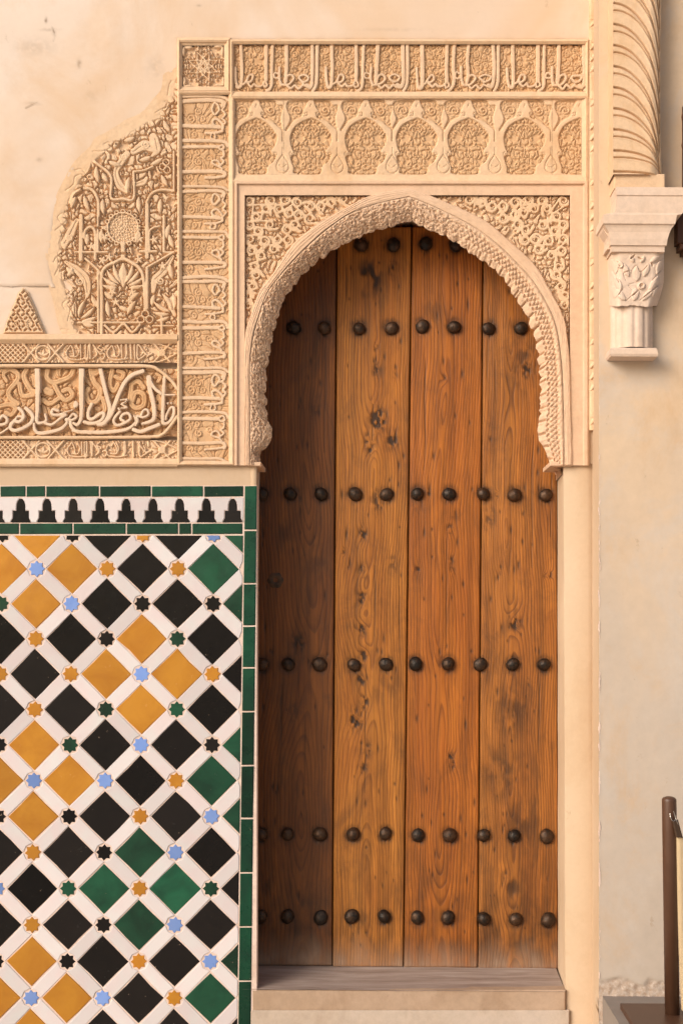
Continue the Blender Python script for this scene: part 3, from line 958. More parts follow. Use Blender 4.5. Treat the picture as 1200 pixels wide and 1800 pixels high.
c.plump(10, T - 1.1, 1.8, 175, edge=1.1, keep=1.7, drop=.05, eye=.3, var=.9, xm=np.abs(c.X - 216.3) + 300 + .8 * (fbm(c.X / 9, c.Y / 9, 88, 2) - .5))
# the disc in the middle of the rosette
q = fx([(685, 210)])[0]
dd = np.hypot(c.X - q[0], c.Y - q[1])
w1, w2, wi, _a, _b = worley(c.X / 4.6, c.Y / 4.6, 990)
sw = np.clip((w2 - w1) * 2.3 - .25, 0, 1)
c.h = np.where(dd < 24.5, -4.6 + 2.8 * sw, c.h)
# weathered smooth margin where the plaster has run over the carving
xe = np.interp(c.Y, FR[:, 1], FR[:, 0])
nrm = np.gradient(np.interp(c.ys, FR[:, 1], FR[:, 0]), c.ys)
dE = (c.X - xe) / np.sqrt(1 + (np.interp(c.Y, c.ys, nrm)) ** 2)
wob = 4 * (fbm(c.X / 25, c.Y / 25, 44, 3) - .5)
f = np.clip((dE - 13 + wob) / 11.0, 0, 1)
f = f * f * (3 - 2 * f)
soft = -2.4 + .5 * (fbm(c.X / 12, c.Y / 12, 45, 3) - .5)
c.h = c.h * f + soft * (1 - f)
for pts in (fx([(65, 230), (160, 150), (165, 100), (125, 75), (85, 110), (110, 150)]), fx([(110, 390), (105, 330), (160, 220), (180, 150)]), fx([(60, 640), (100, 560), (120, 500), (80, 470), (50, 520)]),
            fx([(180, 1060), (205, 930), (170, 870), (130, 910), (150, 950)]), fx([(60, 1190), (120, 1140), (190, 1150)]), fx([(150, 540), (125, 640), (150, 760), (200, 820), (240, 900), (255, 1050), (330, 1170)]),
            fy([(160, 1115), (230, 1060), (245, 990), (310, 970), (330, 1020), (280, 1060)]), fy([(410, 755), (500, 755), (570, 720), (555, 675), (510, 690)]), fy([(985, 400), (1060, 360), (1100, 350), (1110, 310), (1070, 295)]),
            fy([(1095, 240), (1110, 150), (1130, 110)]), fy([(240, 930), (300, 920), (350, 970)])):
    c.groove(pts, 1.6, -4.0, 2.4)
c.rough(.45, 8, 75)
qr = fx([(685, 210)])[0]
m_ros = np.hypot(c.X - qr[0], c.Y - qr[1]) < 34
m_pal = (c.X > 180) & (c.X < 254) & (c.Y > 455) & (c.Y < 567)
st_ = c.step * 1.01
grow = lambda m: m | np.roll(m, 1, 0) | np.roll(m, -1, 0) | np.roll(m, 1, 1) | np.roll(m, -1, 1)
m_out = grow(grow(~(m_ros | m_pal))) & (dE > -9)
c.mesh('carved_field', M_STUCCO, frag, -.008, m_out & ~(m_ros & ~grow(~m_ros)) & ~(m_pal & ~grow(~m_pal)))
c.mesh('rosette', M_STUCCO, frag, -.008, m_ros)
c.mesh('palmette_panel', M_STUCCO, frag, -.008, m_pal)

# ================================================================ STEPPED REMNANT ON THE LEFT
remn = thing('carved_remnant', 'small triangular leftover of pierced carved stucco standing on the ledge at the far left', 'carving', P(42, 548, 0))
c = Canvas(2, 506, 84, 590, .8, -1.0)
tri = c.poly([(41, 508), (34, 516), (30, 528), (22, 545), (14, 566), (8, 586), (79, 586), (70, 566), (62, 546), (54, 528), (48, 514)])
c.bottom = -1.0
c.put(tri, 5.0, 2.5)
hole = np.zeros_like(c.h)
for kk in range(11):
    y = 514 + kk * 6.6
    half = max(1, (y - 506) * .42)
    n = int(half * 2 / 8.5) + 1
    for j in range(n):
        x = 42.5 + (j - (n - 1) / 2) * 8.4 + (kk % 2) * .5
        c.carve(c.dist([(x - 1.6, y - 1.6), (x + 1.6, y + 1.4)] if (j + kk) % 2 else [(x + 1.8, y - 1.2), (x - 1.6, y + 1.8)], 2.7, False), -.5, 1.4)
c.ring(31, 570, 4.5, 2.4, 5); c.ring(54, 570, 4.5, 2.4, 5)
W, v = tri
mk = np.zeros(c.h.shape, bool); mk[W] = v > -3
c.rough(.5, 6, 76)
c.mesh('pierced_relief', M_STUCCO, remn, -.002, mk)

# ================================================================ CARTOUCHE BAND WITH LARGE CALLIGRAPHY
cart = thing('calligraphy_panel', 'wide stucco panel with large flowing Arabic calligraphy in a rounded cartouche, above the tiles', 'panel', P(155, 705, 0))
c4 = lambda pts: [(x / 7.5, 630 + y / 7.5) for x, y in pts]
c5 = lambda pts: [(150 + x / 7.06, 590 + y / 7.06) for x, y in pts]
CB = (-70, 647, 311, 766)
c = Canvas(*CB, .9, -11.5)
BG = -5.2
for pts, w in (
        (c4([(620, 150), (615, 250), (700, 310), (850, 265), (930, 215), (960, 140)]), 9.5), (c4([(715, 350), (780, 470), (860, 545), (950, 480), (900, 400), (830, 420)]), 9), (c4([(555, 540), (650, 590), (770, 520)]), 9),
        (c4([(610, 420), (660, 440)]), 14), (c4([(-20, 150), (120, 130), (230, 200), (215, 290), (110, 420), (130, 520), (230, 590)]), 9.5), (c4([(80, 290), (40, 200), (130, 130)]), 7),
        (c4([(340, 140), (310, 240), (400, 410), (440, 430)]), 10), (c4([(-20, 630), (110, 600), (200, 650), (140, 740), (80, 710)]), 8.5), (c4([(250, 330), (290, 480), (430, 475)]), 9),
        (c5([(60, 420), (100, 560), (180, 670), (140, 800), (50, 820), (0, 720), (30, 660)]), 10), (c5([(330, 420), (300, 600), (350, 680), (400, 600)]), 9), (c5([(400, 430), (470, 460), (440, 530), (370, 500)]), 8),
        (c5([(570, 600), (555, 800), (620, 890), (720, 850), (715, 720), (620, 700), (580, 800)]), 9.5), (c5([(560, 600), (650, 560), (720, 640)]), 9), (c5([(870, 800), (910, 740), (930, 900), (880, 860)]), 7),
        (c5([(880, 470), (930, 500), (900, 560)]), 7), (c5([(120, 470), (170, 430), (60, 430)]), 8), (c5([(480, 700), (440, 790), (500, 850)]), 6), (c5([(210, 770), (240, 900), (180, 1000)]), 8)):
    c.stroke(pts, w, BG, dome=.9)
    c.groove(pts, 1.0, BG - .6, 1.6)
for ox in (-60, -35):
    c.spiral(ox, 690, 3, 14, 0, 1.3, 8, BG)
c.plump(14, BG - 1.6, 2.2, 176, drop=.15, eye=.1)
c.rough(.45, 8, 77)
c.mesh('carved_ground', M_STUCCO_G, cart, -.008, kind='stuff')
LET = [
    [(c5([(190, 415), (222, 560), (270, 760), (305, 900), (285, 1010), (230, 1088), (165, 1100)]), 7.4)],
    [(c5([(715, 440), (600, 480), (505, 560), (430, 700), (370, 850), (320, 980), (240, 1085)]), 7.4)],
    [(c5([(82, 850), (42, 940), (42, 1020), (100, 1030), (190, 965), (232, 970), (215, 1035), (140, 1080), (60, 1088), (-10, 1070)]), 6.2)],
    [(c5([(-160, 1185), (0, 1195), (200, 1200), (400, 1185), (520, 1160), (590, 1115), (630, 1060), (605, 990)]), [3, 6.4, 6.8, 6.6, 6.2, 5.4, 4.6, 3.4])],
    [(c5([(430, 945), (372, 1010), (355, 1070), (400, 1112), (500, 1080), (562, 1025), (535, 965), (470, 978), (440, 1030), (480, 1060)]), 5.4)],
    [(c5([(790, 520), (800, 650), (838, 800), (858, 950), (845, 1040), (780, 1075), (710, 1092)]), [9, 8, 7.6, 7.6, 7.4, 6, 5]), (c5([(790, 530), (860, 650), (945, 720)]), 5.8)],
    [(c5([(690, 1000), (722, 930), (770, 920), (782, 980), (720, 1012), (640, 998), (652, 1060), (625, 1112)]), 4.6)],
    [(c5([(600, 1165), (690, 1190), (800, 1150), (915, 1105)]), 7)],
    [(c5([(985, 490), (972, 700), (965, 900), (965, 1075), (1030, 1080), (1090, 1000), (1100, 900), (1060, 895), (1012, 980), (1000, 1040)]), [6, 6.4, 6.4, 6.4, 5.6, 6, 5.4, 4.8, 4.4, 4])],
    [(c5([(980, 735), (1112, 735)]), 3.8)],
    [(c5([(1025, 840), (1027, 840)]), 4.4)], [(c5([(1068, 838), (1070, 838)]), 4.2)],
    [(c5([(415, 905), (425, 918)]), 4.6)],
    [(c5([(440, 800), (520, 790), (490, 830), (450, 850), (520, 890), (450, 900)]), 3.4)],
    [(c4([(495, 135), (502, 400), (495, 700), (490, 830), (540, 850), (610, 820), (600, 735)]), [9.5, 8.6, 7, 6.2, 5.4, 5, 4]), (c4([(600, 855), (690, 870), (800, 790), (872, 742), (760, 745), (690, 735), (700, 672), (770, 690)]), 5.2)],
    [(c4([(345, 655), (425, 740), (425, 830), (335, 905), (210, 950), (145, 925), (150, 870), (190, 828)]), 6.6)],
    [(c4([(190, 820), (255, 835), (312, 780), (300, 710), (250, 655)]), 6), (c4([(200, 815), (235, 768), (285, 765)]), 4.6)],
    [(c4([(-40, 880), (80, 858), (92, 790), (40, 755), (0, 800), (-30, 810)]), 5.6), (c4([(-20, 1000), (50, 965), (112, 918)]), 4.4)],
    [(c4([(452, 860), (462, 940), (520, 985), (650, 972), (800, 930), (885, 850), (872, 800), (950, 812), (1012, 770), (970, 730), (928, 772), (880, 820)]), [4.5, 6, 6.6, 6.6, 6.4, 5.4, 4.6, 5, 5.4, 5, 4.6, 4.2])],
    [(c4([(1080, 130), (1075, 400), (1078, 700), (1062, 820), (1020, 875), (975, 852)]), [9.5, 8.4, 7, 6.6, 6, 5])],
    [(c4([(930, 840), (950, 910), (1020, 962), (1200, 978)]), 6.4)],
    [(c4([(1000, 575), (1003, 610), (985, 650)]), [5, 9.5, 3])],
    [(c4([(800, 730), (960, 680)]), 3.2)],
    [(c4([(-160, 140), (-155, 400), (-160, 700), (-175, 850), (-230, 900)]), 8)], [(c4([(-400, 700), (-320, 900), (-150, 940), (-60, 880)]), 6.5)], [(c4([(-350, 140), (-345, 600), (-360, 820)]), 8)],
]
for i, L in enumerate(LET):
    L = [(pts, np.asarray(w) * 1.1 if np.ndim(w) else w * 1.1) for pts, w in L]
    strokes_obj('letter', L, (-70, 648, 309, 765), 1.2, -13, M_SCRIPT, cart, -.009, .9, .2, 200 + i)
# cartouche fillets: upper, lower and the rounded end
strokes_obj('fillet', [([(-75, 643), (200, 643), (262, 644), (280, 651), (293, 661), (304, 672), (312, 684)], 6.5)], (-70, 630, 312, 770), 2.2, -12, M_STUCCO, cart, -.01, 1.0, 1.0, 300)
strokes_obj('fillet', [([(-75, 769), (150, 769), (262, 768), (285, 764), (299, 750), (312, 732)], 6.5)], (-70, 630, 312, 775), 2.2, -12, M_STUCCO, cart, -.01, 1.0, 1.0, 301)

# ================================================================ THE TWO SMALL INTERLACE BANDS
K1 = [([(5, 120), (8, 290), (30, 300), (40, 130)], 3.4), ([(62, 115), (60, 290)], 3.4), ([(100, 120), (190, 240)], 3.4), ([(95, 290), (150, 235), (120, 170)], 3.2), ([(200, 120), (160, 160), (215, 190), (180, 215)], 3.0),
      ([(190, 280), (215, 300), (245, 260), (225, 225), (190, 235)], 3.4), ([(290, 170), (275, 230), (310, 290), (420, 305), (530, 285)], 3.2), ([(300, 170), (330, 130), (360, 190), (370, 260)], 3.2), ([(330, 260), (400, 265), (430, 200), (400, 120)], 3.2),
      ([(450, 120), (455, 270)], 3.4), ([(510, 115), (515, 240), (490, 290)], 3.4), ([(560, 115), (575, 290)], 3.4), ([(612, 115), (615, 300)], 3.4), ([(648, 120), (650, 290), (700, 280), (745, 240)], 3.6), ([(665, 120), (760, 240), (830, 230)], 3.6),
      ([(690, 250), (720, 215), (700, 170)], 3), ([(765, 270), (800, 240)], 3)]


def small_band(label, y0, flip):
    t = thing('interlace_band', label, 'frieze', P(155, y0 + 17, 0), 'narrow carved bands either side of the calligraphy')
    y1 = y0 + 34
    c = Canvas(-70, y0, 311, y1, .9, -5.8)
    ym = (y0 + y1) / 2
    for kk in range(-8, 20):                   # lattice at the left end
        x = -70 + kk * 9.0
        for s in (-1, 1):
            a, b = (x, ym - s * 17), (x + 34, ym + s * 17)
            if b[0] > 44:
                tt = (44 - a[0]) / 34
                if tt <= .1:
                    continue
                b = (44, a[1] + (b[1] - a[1]) * tt)
            c.stroke([a, b], 3.1, -1, smooth=False, dome=.5)
    for xx in (55, 98, 285):                    # crossings
        for s in (-1, 1):
            c.stroke([(xx - 15, ym - s * 17), (xx + 15, ym + s * 17)], 4.2, -.6, smooth=False, dome=.5)
    c.ring(76, ym, 12.5, 4.0, -.6); c.ring(285, ym, 4.5, 4.5, -.6)
    for a in (-90, -30, 210):
        c.leaf(76, ym + 5, R(a), 12, 5.5, -1.2)
    c.stroke([(44, ym - 13), (50, ym), (44, ym + 13)], 3.2, -.8, dome=.5)
    dy = y0 - 604
    for i, (pts, w) in enumerate(K1):
        q = [(x, y + dy) for x, y in c5(pts)]
        if flip:
            q = [(x + (4 if i % 2 else -2), y) for x, y in q]
        c.stroke(q, w, -.4, dome=.6)
    for i, (pts, w) in enumerate(K1[6:12]):     # the same words once more towards the left
        c.stroke([(x - 72 + (2 if flip else 0), y + dy) for x, y in c5(pts)], w, -.4, dome=.6)
    for xx in np.arange(270, 312, 1.0):
        pass
    c.stroke([(265, y1), (285, y1 - 3), (311, y1 - 16)], 3.5, -1, dome=.4); c.stroke([(265, y0), (285, y0 + 3), (311, y0 + 14)], 3.5, -1, dome=.4)
    c.plump(7, -1.8, 1.8, 177 + int(flip))
    c.rough(.4, 6, 79 + y0)
    c.mesh('carved_interlace', M_STUCCO, t, -.010)
    return t


b1 = small_band('narrow carved interlace band directly above the large calligraphy panel', 603, False)
b2_ = small_band('narrow carved interlace band directly below the large calligraphy panel', 774, True)


def hbar(name, y0, y1, prof, mat, parent, x0=-90, x1=312, xa=None):
    V, F = [], []
    for t, y in prof:
        yy = y0 + (y1 - y0) * t
        V += [P(x0, yy, y), P(x1, yy, y)]
    for k in range(len(prof) - 1):
        F.append([2 * k, 2 * k + 2, 2 * k + 3, 2 * k + 1])
    return add(name, V, F, mat, parent)


hbar('ledge', 587, 604, [(0, .03), (0, -.016), (.12, -.022), (.55, -.024), (.75, -.018), (1, -.010), (1, .02)], M_STUCCO, b1)
hbar('ledge', 806, 820, [(0, .02), (0, -.010), (.25, -.016), (.7, -.018), (1, -.012), (1, .03)], M_STUCCO, b2_)

# ================================================================ THE ARCHED DOOR SURROUND
arch = thing('door_arch', 'carved stucco surround of the door with a pointed horseshoe arch and scroll-filled corners', 'arch', P(720, 815, 0))
O_ = [(430, 818), (430, 700), (430, 593), (442.5, 545), (457, 508), (479, 480), (513, 429), (542, 403.5), (570, 384), (612.5, 361), (655, 341), (720, 329), (762.5, 345), (805, 363), (842, 380), (870, 399), (895.6, 423), (924, 447), (946.6, 473), (966.5, 510), (986, 545), (996, 585), (1002, 640), (1003.5, 720), (1005, 817)]
B_ = [(443, 818), (442.5, 720), (442, 665), (444.5, 625.5), (454.5, 576), (473, 519), (496, 487), (525, 458), (551, 432), (580, 406), (615, 381), (669, 362), (718, 351), (760, 368), (805, 391), (839, 412), (879, 443), (904, 469), (935, 503), (958, 542), (972, 579), (979, 622), (983.5, 680), (986, 760), (986, 817)]
E_ = [(459, 818), (457, 796), (468, 787), (476, 774), (478, 755), (470, 735), (467.5, 698), (467.5, 663), (473, 628), (478, 594), (488, 559), (499, 527), (517, 501), (537, 478), (560, 458), (589, 438), (618, 423), (649.5, 409), (690, 397), (719, 388), (745, 399), (769, 410), (799, 425), (826, 443), (850, 461), (880, 485), (904, 521), (922, 551), (934, 575), (941.5, 605), (947.5, 644), (949, 686), (947.5, 734), (944.5, 752), (946, 773), (952, 782), (961, 800), (965.5, 817)]


def halves(pts, n):
    i = min(range(len(pts)), key=lambda k: pts[k][1])
    out = []
    for seg in (pts[:i + 1], pts[i:]):
        q = spline(seg, 1.0)[0]
        L = np.concatenate([[0], np.cumsum(np.hypot(*np.diff(q, axis=0).T))])
        u = np.linspace(0, L[-1], n)
        out.append(np.stack([np.interp(u, L, q[:, 0]), np.interp(u, L, q[:, 1])], -1))
    return np.concatenate([out[0], out[1][1:]])


NU = 420
OC, BC, EC = halves(O_, NU), halves(B_, NU), halves(E_, NU)
BC = BC + .22 * (OC - BC)
nU = len(OC)
U = np.linspace(0, 1080, nU)
# smooth band with worn ridges running along it
NV = 30
v = np.linspace(0, 1, NV)[:, None]
pxs = OC[None, :, 0] * (1 - v) + BC[None, :, 0] * v
pys = OC[None, :, 1] * (1 - v) + BC[None, :, 1] * v
uu = np.broadcast_to(U[None], pxs.shape); vv = np.broadcast_to(v, pxs.shape)
wgt = np.clip((540 - uu) / 120 + .35, .25, 1)
ridg = np.abs(((vv * 5.2 + 1.5 * fbm(uu / 70, vv * 2, 91, 3)) % 1) - .5) * 2
h = 1.6 * (fbm(uu / 40, vv * 3, 92, 3) - .5) + wgt * 1.2 * (ridg - .5) + .9 * (fbm(uu / 6, vv * 12, 93, 2) - .5)
h += 1.6 * np.sin(np.clip(vv, 0, 1) * math.pi) ** .6 - 3.5 * np.exp(-((vv - .03) / .045) ** 2) * (fbm(uu / 30, vv * 0, 94, 2) > .35)
h -= 3.4 * np.exp(-((vv - .97) / .03) ** 2)
V = P(pxs, pys, -.018)
V[..., 1] = -.018 - h * PXM
V[0, :, 1] = .02
grid_mesh('archivolt', V, None, M_ARCH, arch)
# carved inner curve: lacy stalactite texture, ragged at its lower lip
NV = 46
v = np.linspace(0, 1, NV)[:, None]
saw = (U / 21.0) % 1.0
lip = 6.0 * (np.sqrt(np.clip(1 - (2 * saw - 1) ** 2, 0, 1)) - .75)*-1 + 3.0 * (fbm(U / 7, U * 0, 95, 3) - .5) * 2
dirx = EC[:, 0] - BC[:, 0]; diry = EC[:, 1] - BC[:, 1]
dl = np.hypot(dirx, diry) + 1e-6
ex = EC[:, 0] - dirx / dl * lip; ey = EC[:, 1] - diry / dl * lip
amp_lip = np.clip(np.minimum(U - 60, 1020 - U) / 40, .15, 1)
ex = EC[:, 0] * (1 - amp_lip) + ex * amp_lip; ey = EC[:, 1] * (1 - amp_lip) + ey * amp_lip
pxs = BC[None, :, 0] * (1 - v) + ex[None] * v
pys = BC[None, :, 1] * (1 - v) + ey[None] * v
uu = np.broadcast_to(U[None], pxs.shape); vv = np.broadcast_to(v, pxs.shape)
Yb = -.020 + .040 * vv ** 1.6
left = uu < 540
d1 = fbm(uu / 5.0, vv * 7, 96, 2); d2 = fbm(uu / 2.6, vv * 13, 97, 2)
cells = 1 - np.abs(2 * fbm(uu / 3.4, vv * 11, 98, 2) - 1) * 3.2
lace = 3.2 * np.clip(cells, -1, 1) + 1.8 * (d2 - .5)
ph = uu / 26.0 * 2 * math.pi
braid = np.zeros_like(uu)
for kk in range(3):
    cen = .42 + .20 * np.sin(ph + kk * 2.1)
    braid = np.maximum(braid, np.exp(-((vv - cen) / .055) ** 2))
brd = 2.5 - 6.0 * braid * (vv < .8) - 9.0 * np.exp(-(((uu / 23.0) % 1 - .5) / .06) ** 2) * (vv > .70) + 2.2 * (d2 - .5) + 2.0 * (d1 - .5)
mixw = 1 / (1 + np.exp(-(uu - 640) / 45))
rel = lace * (1 - mixw) + brd * mixw
rel *= np.clip(np.minimum(vv / .06, 1), 0, 1)
V = P(pxs, pys, Yb)
# push the relief towards the opening side and the viewer
V[..., 1] -= rel * PXM * .9
cxp = np.stack([np.full_like(uu, float(P(715, 640, 0)[0])), V[..., 1], np.full_like(uu, float(P(715, 640, 0)[2]))], -1)
tow = cxp - V; tow /= np.linalg.norm(tow, axis=-1, keepdims=True) + 1e-6
V += tow * (rel * PXM * .15)[..., None]
lastY = V[-1].copy()
grid_mesh('carved_soffit', V, None, M_ARCH, arch)
# plain return from the lip back to the door
ret = np.stack([lastY, lastY + np.array([0, .02, 0]), np.stack([lastY[:, 0], np.full(nU, .30), lastY[:, 2]], -1)])
ctr = np.array([float(P(715, 640, 0)[0]), 0, float(P(715, 640, 0)[2])])
out = ret[1] - ctr; out[:, 1] = 0
out /= np.linalg.norm(out, axis=-1, keepdims=True)
ret[1] += out * .055; ret[2] += out * .065
grid_mesh('arch_return', ret, None, M_ARCH, arch)
# end blocks under both springings
for side in (0, -1):
    o, e = OC[side], EC[side]
    l, r = min(o[0], e[0]), max(o[0], e[0])
    b = OC[side]
    cbox('springer_foot', l + .5, 812, r - .5, 819, -.016, .2, M_ARCH, arch, 1.0)
# spandrels
RINGS = [(240, 200), (355, 145), (435, 160), (515, 185), (580, 185), (180, 250), (140, 300), (385, 225), (320, 200), (370, 330), (140, 390), (230, 400), (310, 390), (375, 395), (150, 460), (210, 490), (165, 560), (180, 610), (270, 150), (510, 260), (440, 240), (190, 340), (155, 680), (265, 300), (290, 450), (420, 300), (640, 160), (135, 150), (130, 740), (650, 130), (720, 140), (128, 800)]
RP = [(400 + x / 3.53, 310 + y / 3.53) for x, y in RINGS]
for side in (0, 1):
    x0, x1 = (430.4, 716) if side == 0 else (716, 1001.2)
    c = Canvas(x0, 343.3, x1, 640, .9, -7.0)
    oc = OC[:NU] if side == 0 else OC[NU - 1:]
    yo = np.interp(c.xs, oc[:, 0], oc[:, 1], left=700 if side == 0 else None, right=None if side == 0 else 700) if True else None
    mir = (lambda x: x) if side == 0 else (lambda x: 1429 - x)
    pts = [(mir(x), y) for x, y in RP]
    rs = np.random.default_rng(33 + side)
    for i, (x, y) in enumerate(pts):
        r = rs.uniform(8.2, 9.8)
        a0 = rs.uniform(0, 360); tn = rs.choice([-1, 1]) * 1.45
        nn_ = 26
        c.stroke([(x + (2.2 + (r - 2.2) * u) * math.cos(R(a0) + tn * 2 * math.pi * u), y + (2.2 + (r - 2.2) * u) * math.sin(R(a0) + tn * 2 * math.pi * u)) for u in np.linspace(0, 1, nn_)], [2.2 + 3.6 * u for u in np.linspace(0, 1, nn_)], -.4, edge=1.1, dome=.2)
        c.leaf(x + r * math.cos(R(a0) + tn * 2 * math.pi), y + r * math.sin(R(a0) + tn * 2 * math.pi), R(a0) + tn * 2 * math.pi + (1.4 if tn > 0 else -1.4), 13, 6.5, -.5, bend=.5, dome=.2)
        near = sorted(pts, key=lambda q: (q[0] - x) ** 2 + (q[1] - y) ** 2)[1:4]
        for (u, w) in near[:2]:
            a = math.atan2(w - y, u - x)
            n = (-math.sin(a), math.cos(a))
            s = rs.choice([-1, 1])
            c.stroke([(x + s * r * n[0], y + s * r * n[1]), ((x + u) / 2, (y + w) / 2), (u - s * r * n[0], w - s * r * n[1])], [5.0, 3.6, 5.0], -.5, edge=1.1, dome=.2)
    inside = lambda x, y: y < np.interp(x, oc[:, 0], oc[:, 1]) + 2
    c.plump(9, -.9, 1.9, 180 + side, edge=1.0, keep=1.7, drop=.10, eye=.1, var=.8, dome=.4)
    c.rough(.35, 8, 81 + side)
    rim = (c.Y < 344.5) | ((c.X < x0 + 1) if side == 0 else (c.X > x1 - 1))
    c.h = np.where(rim, -7, c.h)
    yl = np.interp(c.X, oc[:, 0], oc[:, 1])
    c.mesh('spandrel', M_STUCCO, arch, -.004, c.Y < yl + 8)
# flat frame round the spandrels
rect_loop('frame', (413, 321, 1035, 1200), (430, 342, 1000, 1180), [(0, .03), (0, -.012), (.12, -.019), (.16, -.019), (.18, -.0135), (.9, -.0125), (1, -.012), (1, .02)], M_ARCH, arch) if False else None


def portal(name, outer, inner, prof, mat, parent):
    """a three-sided moulding: (left, top, right) nested, both legs ending at the same foot"""
    V, F = [], []
    for t, y in prof:
        l, tp, r = [o + (i - o) * t for o, i in zip(outer[:3], inner[:3])]
        V += [P(l, outer[3], y), P(l, tp, y), P(r, tp, y), P(r, outer[3], y)]
    for k in range(len(prof) - 1):
        for i in range(3):
            F.append([4 * k + i + 1, 4 * k + i, 4 * (k + 1) + i, 4 * (k + 1) + i + 1])
    n = len(prof)
    F.append([4 * k for k in range(n)]); F.append([4 * k + 3 for k in range(n)][::-1])
    return add(name, V, F, mat, parent)


portal('frame', (412, 316, 1035, 818), (430.5, 343.5, 1001, 818), [(0, .03), (0, -.014), (.10, -.021), (.24, -.021), (.28, -.014), (.34, -.012), (.80, -.013), (.97, -.0135), (1, -.012), (1, .02)], M_ARCH, arch)

# ================================================================ DOORWAY: JAMBS, SILL
YD = .24
jr = thing('door_jamb', 'plain peach plaster jamb on the right side of the door, from the arch foot down to the ground', 'jamb', P(1010, 1790, 0))


def quadstrip(name, cols, ys, mat, parent, seed, amp=.6):
    """vertical strip: cols [(px at top, px at bottom, Y)] lofted, slightly uneven"""
    n = 60
    yy = np.linspace(ys[0], ys[1], n)
    V = np.zeros((n, len(cols), 3))
    for j, (a, b, Y) in enumerate(cols):
        q = P(a + (b - a) * (yy - ys[0]) / (ys[1] - ys[0]), yy, Y)
        q[:, 0] += amp * PXM * (fbm(yy / 90, yy * 0 + j * 3, seed, 3) - .5) * 2
        V[:, j] = q
    return grid_mesh(name, V, None, mat, parent, smooth=False)


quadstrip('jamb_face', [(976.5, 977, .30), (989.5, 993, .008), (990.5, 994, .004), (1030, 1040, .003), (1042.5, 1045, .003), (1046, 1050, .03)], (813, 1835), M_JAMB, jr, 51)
jl = thing('door_jamb', 'thin shaded plaster reveal on the left side of the door beside the green border tiles', 'jamb', P(447, 1790, 0))
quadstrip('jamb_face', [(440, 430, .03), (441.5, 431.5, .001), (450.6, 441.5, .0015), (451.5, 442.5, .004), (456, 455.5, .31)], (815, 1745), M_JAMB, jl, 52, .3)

sill = thing('door_sill', 'worn grey stone doorstep below the wooden door', 'sill', P(715, 1800, 0))
nx, ny = 120, 24
xx = np.linspace(0, 1, nx); tt = np.linspace(0, 1, ny)
V = np.zeros((ny, nx, 3))
zb = P(715, 1699, YD)[2]; zf = P(715, 1741, -.012)[2]
for i, t in enumerate(tt):
    Y = YD + .02 + (-.012 - YD - .02) * t
    xl = DL - .02; xr = float(P(992, 1741, -.012)[0]) + .002
    z = zb + (zf - zb) * t
    V[i, :, 0] = xl + (xr - xl) * xx
    V[i, :, 1] = Y
    V[i, :, 2] = z - .0035 * np.exp(-((xx - .45) / .3) ** 2) * math.sin(math.pi * t) + .003 * (fbm(xx * 14, xx * 0 + t * 3, 53, 3) - .5) - .003 * (xx - .5)
grid_mesh('tread', V, None, M_SILL, sill, skirt=0.0)
cbox('riser', 443, 1740.5, 993.5, 1777, -.0095, .2, M_RISER, sill, 2.0)
cbox('base_slab', 440, 1776, 1000, 1850, -.0105, .2, M_BASE, sill, 1.5)

# ================================================================ THE WOODEN DOOR
door = thing('wooden_door', 'old wooden plank door with rows of round iron studs, set back under the arch', 'door', P(715, 1697, YD))
EDG = [((452, 396), (450, 1700)), ((592, 396), (584, 1700)), ((723.5, 396), (709, 1700)), ((849, 396), (839.5, 1700)), ((979, 396), (981, 1700))]
KNOTS = [
    [(525, 1130, 14, .6), (555, 720, 12, .3), (500, 940, 20, .3), (520, 1250, 16, .25), (530, 1660, 60, .35), (475, 1560, 30, .3), (560, 1000, 25, .3), (540, 560, 10, .2)],
    [(650, 488, 26, .75), (690, 470, 10, .5), (664, 738, 16, 1.0), (650, 775, 12, .7), (690, 772, 12, .8), (652, 790, 8, .6), (662, 650, 10, .5), (694, 660, 6, .5), (638, 938, 8, .9), (637, 1003, 9, .7), (637, 1052, 9, .9), (636, 1108, 8, .9), (640, 1152, 8, .8), (634, 1196, 9, .9), (640, 1234, 9, .9), (626, 1265, 14, .9), (645, 1318, 12, .5), (640, 1350, 10, .45), (605, 968, 3, 1), (665, 878, 16, .5), (655, 1180, 40, .25), (640, 1650, 60, .3), (660, 610, 6, .5), (690, 990, 14, .3), (690, 1200, 24, .25)],
    [(754, 868, 3, .9), (796, 1345, 9, .5), (792, 1330, 6, .7), (735, 880, 18, .3), (800, 905, 12, .3), (780, 665, 5, .6), (790, 930, 7, .6), (795, 1000, 6, .5), (735, 1000, 5, .6), (725, 1010, 22, .2), (760, 550, 26, .25), (770, 1650, 40, .2), (793, 985, 6, .6)],
    [(905, 1092, 11, 1.0), (926, 650, 14, .6), (888, 1540, 10, .5), (900, 1560, 22, .45), (874, 869, 3, 1.0), (875, 1015, 8, .4), (957, 1011, 3, .9), (967, 1010, 4, .8), (900, 1250, 40, .4), (880, 1360, 40, .4), (920, 1450, 40, .3), (860, 910, 16, .35), (930, 1610, 50, .25), (940, 470, 30, .3), (925, 640, 40, .4), (860, 1175, 24, .3)],
]
